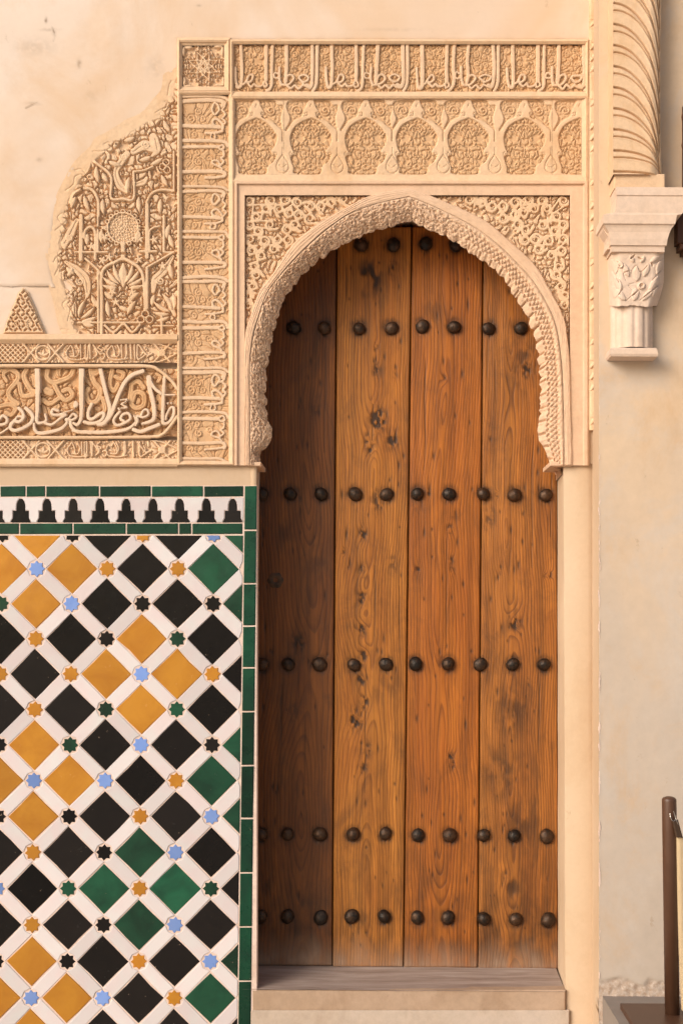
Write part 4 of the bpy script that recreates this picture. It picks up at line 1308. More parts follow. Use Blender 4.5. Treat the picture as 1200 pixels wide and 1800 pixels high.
# iron studs
ROWS = [
    [(634, 429), (691, 429), (748, 427), (801, 429)],
    [(516, 575), (570, 576), (631, 577), (688, 576), (742, 573), (798, 574), (859, 577), (916, 576)],
    [(459, 868), (510, 868), (564, 868), (624, 868), (679, 869), (733, 868), (789, 868), (849, 868), (904, 870), (959, 870)],
    [(461, 1168), (506, 1168), (561, 1168), (622, 1169), (678, 1168), (730, 1167), (787, 1167), (844, 1168), (901, 1168), (956, 1168)],
    [(459, 1467), (505, 1467), (562, 1467), (620, 1467), (677, 1466), (734, 1469), (790, 1469), (850, 1469), (903, 1470), (961, 1471)],
    [(458, 1612), (505, 1612), (563, 1614), (618, 1612), (675, 1612), (733, 1614), (787, 1614), (850, 1616), (906, 1617), (963, 1618)],
]
PLANKS = []
for i in range(4):
    (a0, a1), (b0, b1) = EDG[i][0], EDG[i][1]
    (c0, c1), (d0, d1) = EDG[i + 1][0], EDG[i + 1][1]
    bot = [1697, 1699, 1701, 1703.5][i]
    ys = np.arange(399, bot + .1, 2.6); ys[-1] = bot
    us = np.concatenate([[0, .006, .014], np.linspace(.03, .97, 96), [.986, .994, 1]])
    Yg, Ug = np.meshgrid(ys, us, indexing='ij')
    tl = (Yg - 396) / 1304
    gap = .55 + 0.3 * (fbm(Yg / 60, Yg * 0 + i, 61, 2))
    xl = a0 + (b0 - a0) * tl + gap; xr = c0 + (d0 - c0) * tl - gap
    Xg = xl + (xr - xl) * Ug
    hh = 1.3 * (fbm(Ug * 1.3 + i * 7, Yg / 420, 62, 2) - .5) * 2 + .5 * (fbm(Xg / 4, Yg / 160, 63 + i, 2) - .5) - 2.6 * np.clip(1 - np.minimum(Ug, 1 - Ug) / .012, 0, 1) ** 1.5
    wear = np.zeros_like(Xg); kn = np.zeros_like(Xg)
    nz = fbm(Xg / 5, Yg / 7, 64 + i, 4); nz2 = fbm(Xg / 13, Yg / 26, 74 + i, 4)
    for x, y, r, s in KNOTS[i]:
        d = np.hypot((Xg - x) / (r * .8), (Yg - y) / (r * 1.25))
        b = np.exp(-d ** 2) * s
        nzz = nz if r < 20 else nz2
        wear = np.maximum(wear, np.clip(b * 1.9 * np.clip((nzz - .36) / .26, 0, 1), 0, .92))
        kn += np.exp(-(d / 1.7) ** 2) * (r < 20) * s
    wear = np.clip(wear + .4 * np.clip(1 - np.minimum(Ug, 1 - Ug) / .022, 0, 1) ** 2, 0, .95)
    for row in ROWS:                                   # iron stain round and below each stud
        for x, y in row:
            dx, dy = Xg - x, Yg - y
            r_ = np.hypot(dx, dy)
            st = .75 * np.clip(1 - (r_ - 13) / 10, 0, 1) ** 1.5 + .5 * np.exp(-(dx / 8) ** 2) * np.clip(dy / 10, 0, 1) * np.exp(-np.clip(dy, 0, 999) / 26)
            wear = np.maximum(wear, st * np.clip(nz * 1.5 - .1, 0, 1))
    rc_ = np.random.default_rng(640 + i)
    for _ in range(8):                                # drying cracks along the grain
        x = rc_.uniform(.06, .94); y = rc_.uniform(410, 1600); L = rc_.uniform(40, 260); st = rc_.uniform(.3, .75)
        xc = (EDG[i][0][0] + (EDG[i + 1][0][0] - EDG[i][0][0]) * x) + 5 * (fbm(Yg / 70, Yg * 0 + x * 50, 66, 3) - .5) - (Yg - 396) / 1304 * 9
        tt_ = np.clip((Yg - y) / L, 0, 1)
        wdt = 1.1 * np.sin(math.pi * tt_) + .001
        wear = np.maximum(wear, st * np.exp(-((Xg - xc) / (wdt + .35)) ** 2) * (wdt > .15))
    # small scratches and insect holes
    rk = np.random.default_rng(600 + i)
    for _ in range(60):
        x = rk.uniform(EDG[i][0][0] + 8, EDG[i + 1][0][0] - 14); y = rk.uniform(420, 1680); r = rk.uniform(1.2, 2.4)
        wear = np.maximum(wear, np.exp(-((Xg - x) / r) ** 2 - ((Yg - y) / (r * rk.uniform(1, 5))) ** 2) * .8)
    dust = np.clip((Yg - (bot - 45 - 30 * fbm(Xg / 30, Xg * 0, 65, 2))) / 55, 0, 1) ** 1.6 * .62 * (.5 + nz2)
    foot = np.clip((Yg - 1330) / 370, 0, 1) ** 1.3
    wear = np.maximum(wear, foot * np.clip(.15 + 1.15 * (nz2 - .28), 0, .62) * (1.15 if i in (0, 3) else .8))
    hh -= 2.2 * np.clip(wear - .6, 0, 1)
    V = P(Xg, Yg, YD)
    V[..., 1] = YD - hh * PXM
    pl = grid_mesh('plank', V, None, M_WOOD[i], door, {'wear': wear, 'knot': np.clip(kn, 0, 1.5), 'dust': np.clip(dust, 0, .8)}, skirt=.05)
    PLANKS.append(pl)
    pl['label'] = ['dark shaded plank at the left edge', 'golden plank with a line of dark knots', 'orange plank with cathedral grain', 'brown plank at the right edge'][i]

NS, NR = 20, 7
base_st = []
for v_ in range(3):
    rs = np.random.default_rng(700 + v_)
    rad = .0255
    vs, fs = [], []
    prof = [(1.0, .006), (1.02, .0), (.97, -.006), (.86, -.0115), (.68, -.0165), (.46, -.0200), (.22, -.0218)]
    for r, y in prof:
        for kq in range(NS):
            a = 2 * math.pi * kq / NS
            rr = rad * r * (1 + .05 * math.sin(2 * a + v_ * 2) + rs.uniform(-.03, .03))
            vs.append((rr * math.cos(a), y + rs.uniform(-.0012, .0012), rr * math.sin(a)))
    vs.append((0, -.0224, 0))
    for q_ in range(len(prof) - 1):
        for kq in range(NS):
            k2 = (kq + 1) % NS
            fs.append([q_ * NS + kq, q_ * NS + k2, (q_ + 1) * NS + k2, (q_ + 1) * NS + kq])
    t0 = (len(prof) - 1) * NS
    for kq in range(NS):
        fs.append([t0 + kq, t0 + (kq + 1) % NS, len(vs) - 1])
    me = bpy.data.meshes.new('stud')
    me.from_pydata(vs, [], fs)
    me.polygons.foreach_set('use_smooth', [True] * len(me.polygons))
    me.materials.append(M_IRON)
    me.update()
    base_st.append(me)
for ri, row in enumerate(ROWS):
    for x, y in row:
        q = P(x, y, YD - .012)
        pk = 0 if x < 588 else 1 if x < 715 else 2 if x < 843 else 3
        o = link('stud', random.choice(base_st), None, PLANKS[pk], (q[0], YD - .001, q[2]))
        o.rotation_euler = (random.gauss(0, .10), random.uniform(0, 6.28), random.gauss(0, .10))
        s_ = random.uniform(.92, 1.06); o.scale = (s_, random.uniform(.75, 1.2), s_ * random.uniform(.95, 1.04))
# small iron rosette round the old keyhole, and its nails' heads
q = P(484, 1020, YD)
vs = [(q[0], YD + .003, q[2])]
fs = []
for ring_, (rr, dy) in enumerate(((.006, .0), (.010, -.0025), (.026, -.003), (.033, .002))):
    for kq in range(24):
        a = kq / 24 * 2 * math.pi
        r2 = rr * (1 + (.07 * math.cos(6 * a) if ring_ > 1 else 0))
        vs.append((q[0] + r2 * math.cos(a), YD + dy, q[2] + r2 * math.sin(a)))
for kq in range(24):
    fs.append([0, 1 + (kq + 1) % 24, 1 + kq][::-1])
    for r3 in range(3):
        b0 = 1 + r3 * 24
        fs.append([b0 + kq, b0 + (kq + 1) % 24, b0 + 24 + (kq + 1) % 24, b0 + 24 + kq][::-1])
add('key_plate', vs, fs, M_IRON, PLANKS[0], True)

# ================================================================ TILED DADO
dado = thing('tile_dado', 'dado of black, ochre, green and blue glazed mosaic tiles on a white diagonal lattice', 'tiles', P(180, 1830, 0))
YT = -.010
cbox('tile_bed', -95, 853.5, 452, 1850, -.0078, .033, M_GROUT, dado, 1.0)


def G_(i, j):
    return (65 + 62 * i - j * (10 / 12) + .146 * i * j / 1.0 * .5, 1000 + 61.2 * j + .14 * j * j)


COL_D = {-1: {-2: 'K', 0: 'O', 2: 'K', 4: 'K', 6: 'G'}, 0: {-1: 'O', 1: 'O', 3: 'K', 5: 'G'}, 1: {-2: 'O', 0: 'O', 2: 'K', 4: 'K', 6: 'G'}, 2: {-1: 'K', 1: 'K', 3: 'O', 5: 'K'}, 3: {-2: 'K', 0: 'K', 2: 'O', 4: 'O', 6: 'K'},
         4: {-1: 'K', 1: 'K', 3: 'O', 5: 'K'}, 5: {-2: 'O', 0: 'O', 2: 'K', 4: 'K', 6: 'G'}, 6: {-1: 'O', 1: 'O', 3: 'K', 5: 'G'}, 7: {-2: 'O', 0: 'O', 2: 'K', 4: 'K', 6: 'G'}, 8: {-1: 'K', 1: 'K', 3: 'G', 5: 'K'},
         9: {-2: 'K', 0: 'K', 2: 'G', 4: 'G', 6: 'K'}, 10: {-1: 'K', 1: 'K', 3: 'G', 5: 'K'}, 11: {-2: 'O', 0: 'O', 2: 'K', 4: 'K', 6: 'G'}, 12: {-1: 'O', 1: 'O', 3: 'K', 5: 'G'}, 13: {-2: 'O', 0: 'O', 2: 'K', 4: 'K', 6: 'K'}}
COL_S = {-1: {-1: 'K', 1: 'K', 3: 'O', 5: 'B'}, 0: {-2: 'O', 0: 'B', 2: 'O', 4: 'O', 6: 'W'}, 1: {-1: 'G', 1: 'B', 3: 'K', 5: 'K'}, 2: {-2: 'K', 0: 'O', 2: 'K', 4: 'G'}, 3: {-1: 'O', 1: 'O', 3: 'B', 5: 'O'}, 4: {-2: 'G', 0: 'O', 2: 'G', 4: 'G'},
         5: {-1: 'K', 1: 'G', 3: 'B', 5: 'K'}, 6: {-2: 'B', 0: 'B', 2: 'B', 4: 'O'}, 7: {-1: 'K', 1: 'K', 3: 'O', 5: 'B'}, 8: {-2: 'O', 0: 'O', 2: 'K', 4: 'B'}, 9: {-1: 'B', 1: 'G', 3: 'O', 5: 'G'}, 10: {-2: 'O', 0: 'O', 2: 'K', 4: 'B'},
         11: {-1: 'K', 1: 'K', 3: 'O', 5: 'B'}, 12: {-2: 'B', 0: 'B', 2: 'B', 4: 'O'}, 13: {-1: 'K', 1: 'K', 3: 'O', 5: 'B'}}
RXT, RXB = 427.5, 417.5
TOPY, BOTY = 941.0, 1846.0


def cl(poly):
    p = clip(poly, (-200, TOPY), (800, TOPY))
    if len(p) > 2:
        p = clip(p, (RXT, 940), (RXB, 1800))
    if len(p) > 2:
        p = clip(p, (800, BOTY), (-200, BOTY))
    if len(p) > 2:
        p = clip(p, (-92, 3000), (-92, 0))
    return p


j_ = lambda s=.7: random.gauss(0, s)
NM = {'K': 'black', 'O': 'ochre', 'G': 'green', 'B': 'blue', 'W': 'white'}
for j, row in COL_D.items():
    for i, cc in row.items():
        cx, cy = G_(i, j)
        r = 45.0 + random.gauss(0, .4)
        jj = lambda u, w: (u + j_(.45), w + j_(.45))
        pts8 = []
        for (u0, w0), (u1, w1) in (((0, -1), (1, 0)), ((1, 0), (0, 1)), ((0, 1), (-1, 0)), ((-1, 0), (0, -1))):
            pts8.append(jj(cx + r * u0, cy + r * w0))
            pts8.append(jj(cx + r * (u0 + u1) / 2, cy + r * (w0 + w1) / 2))
        poly = cl(pts8)
        if len(poly) > 2:
            o = tile('diamond_tile', poly, YT + random.uniform(-.0008, .0008), .012, G[cc], dado, 1.0)
for j, row in COL_S.items():
    for i, cc in row.items():
        if i > 5:
            continue
        cx, cy = G_(i, j)
        a0 = random.gauss(0, .05)
        poly = [(cx + (15.4 if kq % 2 == 0 else 11.2) * math.cos(math.pi * kq / 8 + a0), cy + (15.4 if kq % 2 == 0 else 11.2) * math.sin(math.pi * kq / 8 + a0)) for kq in range(16)]
        poly = cl(poly)
        if len(poly) > 2:
            tile('star_tile', poly, YT + random.uniform(-.0006, .0008), .012, G[cc], dado, .7, gap=.5)
for j in range(-2, 14):
    for i in range(-3, 7):
        if (i + j) % 2:
            continue
        for s in (-1, 1):
            a = np.array(G_(i, j)); b = np.array(G_(i + 1, j + s))
            d = (b - a) / np.hypot(*(b - a)); n = np.array([-d[1], d[0]])
            w = 11.9
            q = []
            for base_, sg in ((a, 1), (b, -1)):
                for dn, ds in ((-1, 11.4), (0, 15.8), (1, 11.4)) if sg == 1 else ((1, 11.4), (0, 15.8), (-1, 11.4)):
                    q.append(tuple(base_ + d * sg * ds + n * dn * w))
            q = cl([(u_ + j_(.35), w_ + j_(.35)) for u_, w_ in q])
            if len(q) > 2:
                tile('strip_tile', q, YT + random.uniform(-.0007, .0007), .012, G['W'], dado, .8, gap=.55)
# green border courses
TR1 = [-90, -45, 0, 46, 80.5, 175, 266, 358, 428.7]
TR2 = [-90, -60, 34.5, 128.4, 222, 314, 337, 427]
for a, b in zip(TR1[:-1], TR1[1:]):
    tile('border_tile', [(a + .8, 854.5), (b - .8, 853.8), (b - .8, 872.8), (a + .8, 873.4)], YT - .001, .014, M_GREEN, dado, 1.2)
for a, b in zip(TR2[:-1], TR2[1:]):
    tile('border_tile', [(a + .8, 920), (b - .8, 919.6), (b - .8, 938.8), (a + .8, 939.2)], YT - .001, .014, M_GREEN, dado, 1.2)
VS = [853, 932, 1026, 1100.6, 1174, 1251, 1346, 1439, 1534.6, 1629.6, 1725, 1820, 1850]
xlr = lambda y: (430.0 - (y - 853) * 11.5 / 947, 452.0 - (y - 853) * 11.0 / 947)
for a, b in zip(VS[:-1], VS[1:]):
    (l0, r0), (l1, r1) = xlr(a), xlr(b)
    tile('border_tile', [(l0, a + 1), (r0, a + .6), (r1, b - 1), (l1, b - 1)], YT - .0015, .014, M_GREEN, dado, 1.4)
# stepped merlons, black, on white
MX = [-89, -47, -9, 37, 83, 129, 176, 222, 269, 316, 363, 409]
MER = [(-18, 918.5), (-17, 915), (-14.2, 911), (-14.2, 897.5), (-8, 897.5), (-7.6, 887), (-6, 881), (-2.6, 876.4), (2.6, 876.4), (6, 881), (7.6, 887), (8, 897.5), (14.2, 897.5), (14.2, 911), (17, 915), (18, 918.5)]
for x in MX:
    tile('merlon_tile', [(x + u * random.uniform(.97, 1.02), w + j_(.2)) for u, w in MER], YT - .0005, .012, G['K'], dado, .7, gap=.3)
MW = MX + [451]
rightp = MER[8:]
for a, b in zip(MX[:-1], MX[1:]):
    left_edge = [(a + u, w) for u, w in MER[8:]]
    right_edge = [(b + u, w) for u, w in MER[:8]]
    tile('merlon_tile', left_edge + right_edge + [(b - 1.5, 874.2), (a + 1.5, 874.2)], YT + .0003, .012, G['W'], dado, .6, gap=.5)
tile('merlon_tile', [(409 + u, w) for u, w in MER[8:]] + [(428.2, 918.5), (428.6, 874.2), (410.5, 874.2)], YT + .0003, .012, G['W'], dado, .6, gap=.5)

# ================================================================ THE PIER ON THE RIGHT
YP = -.15
pier = thing('wall_pier', 'projecting wall pier on the right with stained grey plaster and a crumbling foot', 'wall', P(1130, 1775, YP))
pier['kind'] = 'thing'
c = Canvas(1052, -80, 1320, 1860, 3.2, 0.0)
ero = np.clip((c.Y - (1728 + 46 * (fbm(c.X / 24, c.Y / 24, 101, 4) - .5) - 22 * np.exp(-((c.X - 1092) / 24) ** 2))) / 9, 0, 1)
c.h = 1.3 * (fbm(c.X / 80, c.Y / 80, 102, 4) - .5) * 2 + ero * (-2.5 + 5 * (fbm(c.X / 7, c.Y / 7, 103, 4) - .5))
col0 = np.abs(c.X - c.x0)
V = P(c.X, c.Y, YP)
V[..., 1] = YP - c.h * PXM
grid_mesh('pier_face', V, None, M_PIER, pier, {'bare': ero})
n = 240
yy = np.linspace(-80, 1860, n)
edge = V[:, 0]
eZ = np.interp(yy, c.ys, np.arange(c.ny))
V2 = np.zeros((n, 4, 3))
for kq, t in enumerate((1.0, .5, .03, 0.0)):
    q = P(np.full(n, 1052.0), yy, YP)
    q[:, 1] = YP + (.04 - YP) * t
    if t == 0.0:
        q[:, 1] = np.interp(q[:, 2], V[::-1, 0, 2], V[::-1, 0, 1])
    V2[:, kq] = q
grid_mesh('pier_return', V2, None, M_JAMB, pier, smooth=False)
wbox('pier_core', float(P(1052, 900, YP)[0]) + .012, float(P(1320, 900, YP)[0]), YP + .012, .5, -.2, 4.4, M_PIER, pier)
# chipped white arris of the pier
c = Canvas(1050.4, 800, 1054.6, 1720, 1.0, -3)
nn = fbm(c.Y / 16, c.X / 6, 105, 4)
c.h = .2 + 1.2 * (fbm(c.X / 2, c.Y / 5, 106, 3) - .2)
c.mesh('chipped_arris', M_GROUT, pier, YP - .0005, (nn > .50) & (np.abs(c.X - 1052.6) < 1.6 + 2.5 * (nn - .5)))
# carved strip and moulding in the angle between surround and pier
angle = thing('corner_strip', 'narrow carved upright strip in the angle between door surround and pier', 'moulding', P(1040, 755, 0))
c = Canvas(1035.5, -80, 1049, 756, .9, -3.0)
for kk in range(42):
    y = -70 + kk * 20
    if kk % 7 in (0, 1, 2, 5):
        c.leaf(1037.5, y + 16, R(-62), 20, 5.5, -.2, bend=.3)
    else:
        c.stroke([(1042, y), (1042, y + 20)], 9, -.4)
c.stroke([(1048, -80), (1048, 756)], 3.0, 1.2, smooth=False)
c.rough(.9, 8, 107)
c.mesh('carved_strip', M_STUCCO, angle, -.024, skirt=.05)

cbox('strip_foot', 1034.5, 755, 1045, 816, -.004, .03, M_JAMB, angle, .8)
# ================================================================ SHELL-FLUTED SPRINGER, IMPOST, CAPITAL, SHAFT
YS = -.26
spring = thing('fluted_springer', 'curved springer of a stucco arch with fanned flutes, top right above the column capital', 'arch', P(1120, 300, YP))
c = Canvas(1077, -70, 1171, 318, .9, 0.0)


def ridge(s, n=24):
    L = min(150.0, max(12.0, (306 - s) * .92))
    W = 86 + 4 * np.clip((s - 200) / 80, 0, 1)
    t = np.linspace(0, 1, n)
    return [(1075 + W * math.sin(u * math.pi / 2) ** .92, s + 2 + L * (1 - math.cos(u * math.pi / 2)) ** .92) for u in t]


for s in np.arange(-240, 300, 37.0):
    a = ridge(s + 21 - (0))
    c.stroke([(x, y + 11) for x, y in a], [10 - 7.5 * u for u in np.linspace(0, 1, len(a))], .8, edge=3.0, dome=.2)
for s in np.arange(-240, 300, 37.0):
    a = ridge(s + 21)
    c.groove(a, [3.0 - 1.0 * u for u in np.linspace(0, 1, len(a))], -7.5, 1.3)
    b = [(x, y + 13 * (1 - .75 * u)) for (x, y), u in zip(a, np.linspace(0, 1, len(a)))]
    c.groove(b, [2.1 - .6 * u for u in np.linspace(0, 1, len(a))], -5.5, 1.2)
right = 1163 + 5 * np.clip((60 - c.Y) / 100, 0, 1.4) + 7 * np.clip((c.Y - 200) / 105, 0, 1) ** 1.5
V = P(np.minimum(c.X, right + .001), c.Y, YS)
bend = np.clip((c.X - 1140) / 28, 0, 1) ** 2 * .05 + np.clip((c.X - right) / 3, 0, 1) * .08
V[..., 1] = YS - c.h * PXM + bend
grid_mesh('fluted_face', V, c.Y < 307 + (c.X - 1077) * 0, M_STUCCO, spring)
sl_ = np.linspace(-70, 307, 60)
for nm, pxl, flip in (('springer_side', np.full(60, 1077.0), False),):
    V2 = np.zeros((60, 3, 3))
    for kq, (yy_, dx) in enumerate(((YP + .02, 0), (YS + .02, 0), (YS, 0.0))):
        q = P(pxl + dx, sl_, YS); q[:, 1] = yy_
        V2[:, kq] = q
    grid_mesh(nm, V2, None, M_STUCCO, spring, smooth=False)
rr_ = 1163 + 5 * np.clip((60 - sl_) / 100, 0, 1.4) + 7 * np.clip((sl_ - 200) / 105, 0, 1) ** 1.5
V2 = np.zeros((60, 3, 3))
for kq, yy_ in enumerate((YS + .05, YS + .10, YP + .02)):
    q = P(rr_, sl_, YS); q[:, 1] = yy_
    V2[:, kq] = q
grid_mesh('springer_side', V2, None, M_STUCCO, spring, smooth=False)

cbox('springer_block', 1079, 305.5, 1168, 331, YS + .012, YP + .02, M_STUCCO, spring, 1.5)

colm = thing('engaged_column', 'cut off fluted marble half column with a carved capital and stepped impost, on the pier', 'column', P(1112, 626, YP))


def loft(name, levels, mat, parent, back=YP + .03):
    """levels: (py, left px, right px, front Y): a moulded block read as stacked rectangles"""
    V, F = [], []
    for py, l, r, yf in levels:
        a, b = P(l, py, yf), P(r, py, yf)
        z = (a[2] + b[2]) / 2
        V += [(a[0], back, z), (a[0], yf, z), (b[0], yf, z), (b[0], back, z)]
    for k in range(len(levels) - 1):
        for i in range(3):
            F.append([4 * k + i, 4 * (k + 1) + i, 4 * (k + 1) + i + 1, 4 * k + i + 1])
    n = len(levels) - 1
    F.append([0, 1, 2, 3]); F.append([4 * n + 3, 4 * n + 2, 4 * n + 1, 4 * n])
    return add(name, V, F, mat, parent)


loft('impost', [(329, 1082, 1236, -.280), (343, 1083, 1236, -.281), (345, 1083, 1206, -.277), (362, 1082, 1202, -.276), (374, 1080, 1199, -.275), (376, 1066, 1197, -.277), (377.5, 1060, 1189, -.279), (393, 1059, 1186, -.278), (395.5, 1061, 1184, -.272), (400, 1064, 1180, -.269),
                (408, 1069, 1176, -.266), (420, 1071, 1172.5, -.266), (431, 1072, 1170.5, -.264)], M_STONE, colm)
loft('impost_fillet', [(431.5, 1073.5, 1167, -.258), (442.5, 1073.5, 1167, -.256)], M_STONE, colm)
# scroll ears at the impost's left
loft('impost_ear', [(396, 1057, 1071, -.24), (404, 1060, 1071.5, -.24), (418, 1069, 1072, -.24), (438, 1066, 1073, -.235)], M_STONE, colm)
# capital with carved leaves
c = Canvas(1072, 442, 1168, 537, .8, -2.5)
c.h[:] = -2.0
m7 = lambda pts: [(1000 + x / 5.0, 300 + y / 5.0) for x, y in pts]
rc = np.random.default_rng(9)
for x, y, a, L, w in ((590, 960, -90, 26, 13), (520, 920, -110, 22, 10), (660, 920, -70, 22, 10), (450, 1040, -120, 26, 12), (720, 1040, -60, 26, 12), (400, 900, -100, 24, 11), (780, 900, -80, 24, 11), (590, 1130, -90, 20, 13), (500, 1130, -130, 24, 11), (680, 1130, -50, 24, 11), (470, 830, -150, 16, 8), (720, 800, -30, 18, 8),
                      (410, 1110, -100, 20, 12), (770, 1100, -80, 20, 10), (560, 800, -120, 12, 7), (630, 800, -60, 12, 7)):
    q = m7([(x, y)])[0]
    c.leaf(q[0], q[1], R(a), L, w, .6, bend=rc.uniform(-.3, .3), dome=1.0)
for pts in ([(370, 770), (430, 810)], [(830, 770), (740, 820), (730, 840)], [(380, 880), (435, 980)], [(820, 860), (740, 960)], [(815, 990), (650, 1140)], [(480, 1030), (440, 1090)], [(520, 1140), (620, 1050)], [(550, 900), (555, 870), (595, 830), (630, 890), (690, 830)], [(500, 960), (480, 900), (530, 880)], [(600, 980), (530, 1000), (560, 1040)]):
    c.groove(m7(pts), 1.4, -3.6, 1.4)
c.ring(*m7([(640, 1010)])[0], 5, 3, 2.0); c.ring(*m7([(445, 830)])[0], 4, 2.6, 1.6)
for pts in ([(540, 770), (575, 740)], [(610, 760), (635, 775)], [(590, 1080), (575, 1090)], [(735, 830), (728, 810)]):
    c.groove(m7(pts), 2.2, -6, 1.4)
c.rough(.5, 6, 108)
tt = (c.Y - 442) / 95.0
lft = 1073 - 1.5 * tt; rgt = 1167.5 - 1.5 * tt - 11 * np.clip((tt - .55) / .45, 0, 1) ** 1.4
xn = (c.X - 1072) / 96.0
xp = lft + (rgt - lft) * xn
jag = np.clip((tt - .9) / .1, 0, 1) * 4 * (fbm(xn * 12, xn * 0, 109, 2) - .5)
ax_ = np.abs(xn * 2 - 1)
Yc = -.252 + .012 * tt + .05 * np.clip((ax_ - .55) / .45, 0, 1) ** 2 * (.5 + tt)
V = P(xp, c.Y + jag, Yc)
V[..., 1] = Yc - c.h * PXM
V[:, 0, 1] = YP + .02; V[:, -1, 1] = YP + .02
V[0, :, 1] = YP; 
grid_mesh('capital', V, None, M_STONE, colm)
# fluted half-round shaft
na, nz_ = 160, 16
aa = np.linspace(-90, 90, na)
sh = np.zeros((nz_, na, 3))
for i, py in enumerate(np.linspace(528, 613, nz_)):
    a_, b_ = P(1073.5, py, YP - .04), P(1149.5, py, YP - .04)
    cxm = (a_ + b_) / 2; rad = (b_[0] - a_[0]) / 2
    fl = 1 - .055 * np.abs(np.cos(R(1) * aa * 180 / 15 / 1.0 * 1.0)) ** .8
    rr2 = rad * (.965 + .035 * fl - .05 * (np.cos(R(1) * aa * 12) * .5 + .5) ** 2)
    sh[i, :, 0] = cxm[0] + rr2 * np.sin(R(1) * aa)
    sh[i, :, 1] = YP + .0 - rr2 * np.cos(R(1) * aa) * 1.05
    sh[i, :, 2] = cxm[2]
grid_mesh('shaft', sh, None, M_STONE, colm)
loft('foot_slab', [(611.5, 1073, 1152, -.235), (614, 1072, 1154, -.24), (622, 1071.5, 1156, -.24), (626.5, 1073, 1155, -.236)], M_STONE, colm)

# ================================================================ TIMBER BRACKET AT THE RIGHT EDGE
brk = thing('timber_bracket', 'dark carved timber bracket behind the impost at the right edge', 'bracket', P(1225, 440, YP))
for l, t_, r, b_, yf in ((1189, 372, 1290, 428, -.20), (1193, 350, 1290, 372, -.215), (1194, 428, 1290, 438, -.212), (1199, 438, 1290, 446, -.20), (1204, 446, 1290, 460, -.19)):
    cbox('bracket_block', l, t_, r, b_, yf, YP + .02, M_TIMBER, brk, 1.5)
cbox('bracket_arm', 1203, 180, 1290, 350, -.20, YP + .02, M_TIMBER, brk, 2)
for cy_, r_ in ((206, 8.5), (256, 5.0)):
    vs, fs = [], []
    q = P(1196.5 + r_, cy_, -.21); m_ = r_ * PXM * .97
    for i in range(9):
        for kq in range(16):
            th, a = math.pi * i / 8, 2 * math.pi * kq / 16
            vs.append((q[0] + m_ * math.sin(th) * math.cos(a), q[1] + m_ * .8 * math.sin(th) * math.sin(a), q[2] + m_ * 1.45 * math.cos(th)))
    for i in range(8):
        for kq in range(16):
            fs.append([i * 16 + kq, (i + 1) * 16 + kq, (i + 1) * 16 + (kq + 1) % 16, i * 16 + (kq + 1) % 16])
    add('bracket_knob', vs, fs, M_TIMBER, brk, True)

# ================================================================ STEP, BARRIER POST AND TAPE
zs = float(P(1120, 1779, -.38)[2])
step = thing('stone_step', 'low grey stone step at the foot of the pier on the right', 'step', (1.0, -.4, 0))
xL = float(P(1063, 1790, -.2)[0])
wbox('step_block', xL, 1.7, -.95, YP + .02, -.02, zs - .012, M_STEP, step)
YB = -.42


def lathe(name, cx, cy, prof, mat, parent, n=28, lean=(0, 0)):
    vs, fs = [], []
    z0 = prof[0][1]
    for r, z in prof:
        for kq in range(n):
            a = 2 * math.pi * kq / n
            vs.append((cx + lean[0] * (z - z0) + r * math.cos(a), cy + lean[1] * (z - z0) + r * math.sin(a), z))
    for i in range(len(prof) - 1):
        for kq in range(n):
            fs.append([i * n + kq, i * n + (kq + 1) % n, (i + 1) * n + (kq + 1) % n, (i + 1) * n + kq])
    fs.append(list(range(n))[::-1]); fs.append([(len(prof) - 1) * n + kq for kq in range(n)])
    return add(name, vs, fs, mat, parent, True)


bx, bt = P(1180.5, 1770, YB), P(1175, 1405, YB)
post = thing('barrier_post', 'round brown barrier post on a flat square base plate, in front of the pier', 'post', (bx[0], YB, zs))
ht = float(bt[2]) - zs
rp = 12.6 * PXM * (5 - .42) / 5
lathe('post_tube', bx[0], YB, [(rp, zs + .006), (rp, zs + ht - .006), (rp * .97, zs + ht + .0015), (rp * .82, zs + ht + .005), (rp * .5, zs + ht + .0085), (rp * .15, zs + ht + .0095)], M_POST, post, 32, ((bt[0] - bx[0]) / ht, 0))
pl_ = float(P(1092, 1777, -.33)[0])
wbox('base_plate', pl_, bx[0] + .17, -.62, -.30, zs - .012, zs + .006, M_POST, post)


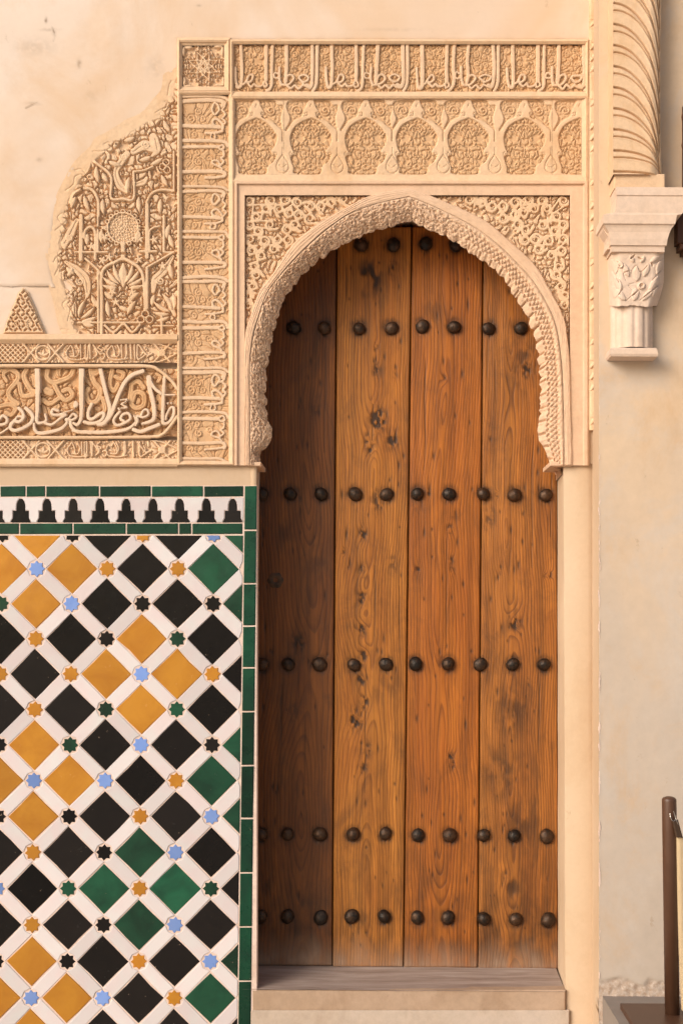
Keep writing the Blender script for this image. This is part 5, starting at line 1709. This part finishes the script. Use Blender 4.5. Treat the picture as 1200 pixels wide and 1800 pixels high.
def tube(name, pts, r, mat, parent, n=8, closed=False):
    p = spline(pts[:-1] if False else pts, .004)[0] if len(pts[0]) == 2 else np.array(pts, float)
    if len(pts[0]) == 3:
        u = np.linspace(0, len(pts) - 1, len(pts) * 5)
        p = np.stack([np.interp(u, range(len(pts)), np.array(pts)[:, k]) for k in range(3)], -1)
    vs, fs = [], []
    for i in range(len(p)):
        d = p[min(i + 1, len(p) - 1)] - p[max(i - 1, 0)]
        d = d / (np.linalg.norm(d) + 1e-9)
        a = np.cross(d, (0, 1, 0.01)); a /= np.linalg.norm(a) + 1e-9
        b = np.cross(d, a)
        for kq in range(n):
            t = 2 * math.pi * kq / n
            vs.append(p[i] + r * (math.cos(t) * a + math.sin(t) * b))
    for i in range(len(p) - 1):
        for kq in range(n):
            fs.append([i * n + kq, i * n + (kq + 1) % n, (i + 1) * n + (kq + 1) % n, (i + 1) * n + kq])
    return add(name, vs, fs, mat, parent, True)


yb2 = YB - rp - .006
tube('hook_ring', [P(1176.5, 1430, yb2), P(1177.5, 1437, yb2 - .004), P(1180, 1442, yb2 - .005), P(1183.5, 1444, yb2 - .004), P(1187, 1440, yb2 - .002), P(1185, 1433, yb2), P(1182.5, 1426, yb2)], .0013, M_STEEL, post)
tape = thing('barrier_strap', 'cream webbing strap with a brown leather end hooked on the barrier post', 'strap', P(1195, 1560, yb2))
leath = []


def ribbon(name, left, right, Y, th, mat, parent, sag=0.0):
    l = spline(left, 6)[0]; n = len(l)
    r0 = spline(right, 6)[0]
    r_ = np.stack([np.interp(np.linspace(0, 1, n), np.linspace(0, 1, len(r0)), r0[:, k]) for k in range(2)], -1)
    rows = []
    for t, dy in ((0, th), (0, 0), (.25, -.004), (.5, .001), (.75, -.004), (1, 0), (1, th)):
        q = l * (1 - t) + r_ * t
        w = P(q[:, 0], q[:, 1], Y).copy()
        w[:, 1] += dy
        rows.append(w)
    return grid_mesh(name, np.stack(rows, 1), None, mat, parent)


ribbon('leather_end', [(1181, 1444), (1184, 1458), (1187.5, 1472)], [(1190.5, 1440), (1194.5, 1455), (1199, 1472)], yb2 - .003, .006, M_LEATHER, tape)
tube('buckle', [P(1187.5, 1441, yb2 - .006), P(1189, 1445, yb2 - .007), P(1191, 1449, yb2 - .006)], .0012, M_STEEL, tape)
ribbon('webbing', [(1188.5, 1471), (1190, 1560), (1193, 1680), (1197.5, 1776)], [(1214, 1471), (1219, 1560), (1224, 1680), (1228, 1776)], yb2 + .006, .008, M_WEB, tape)
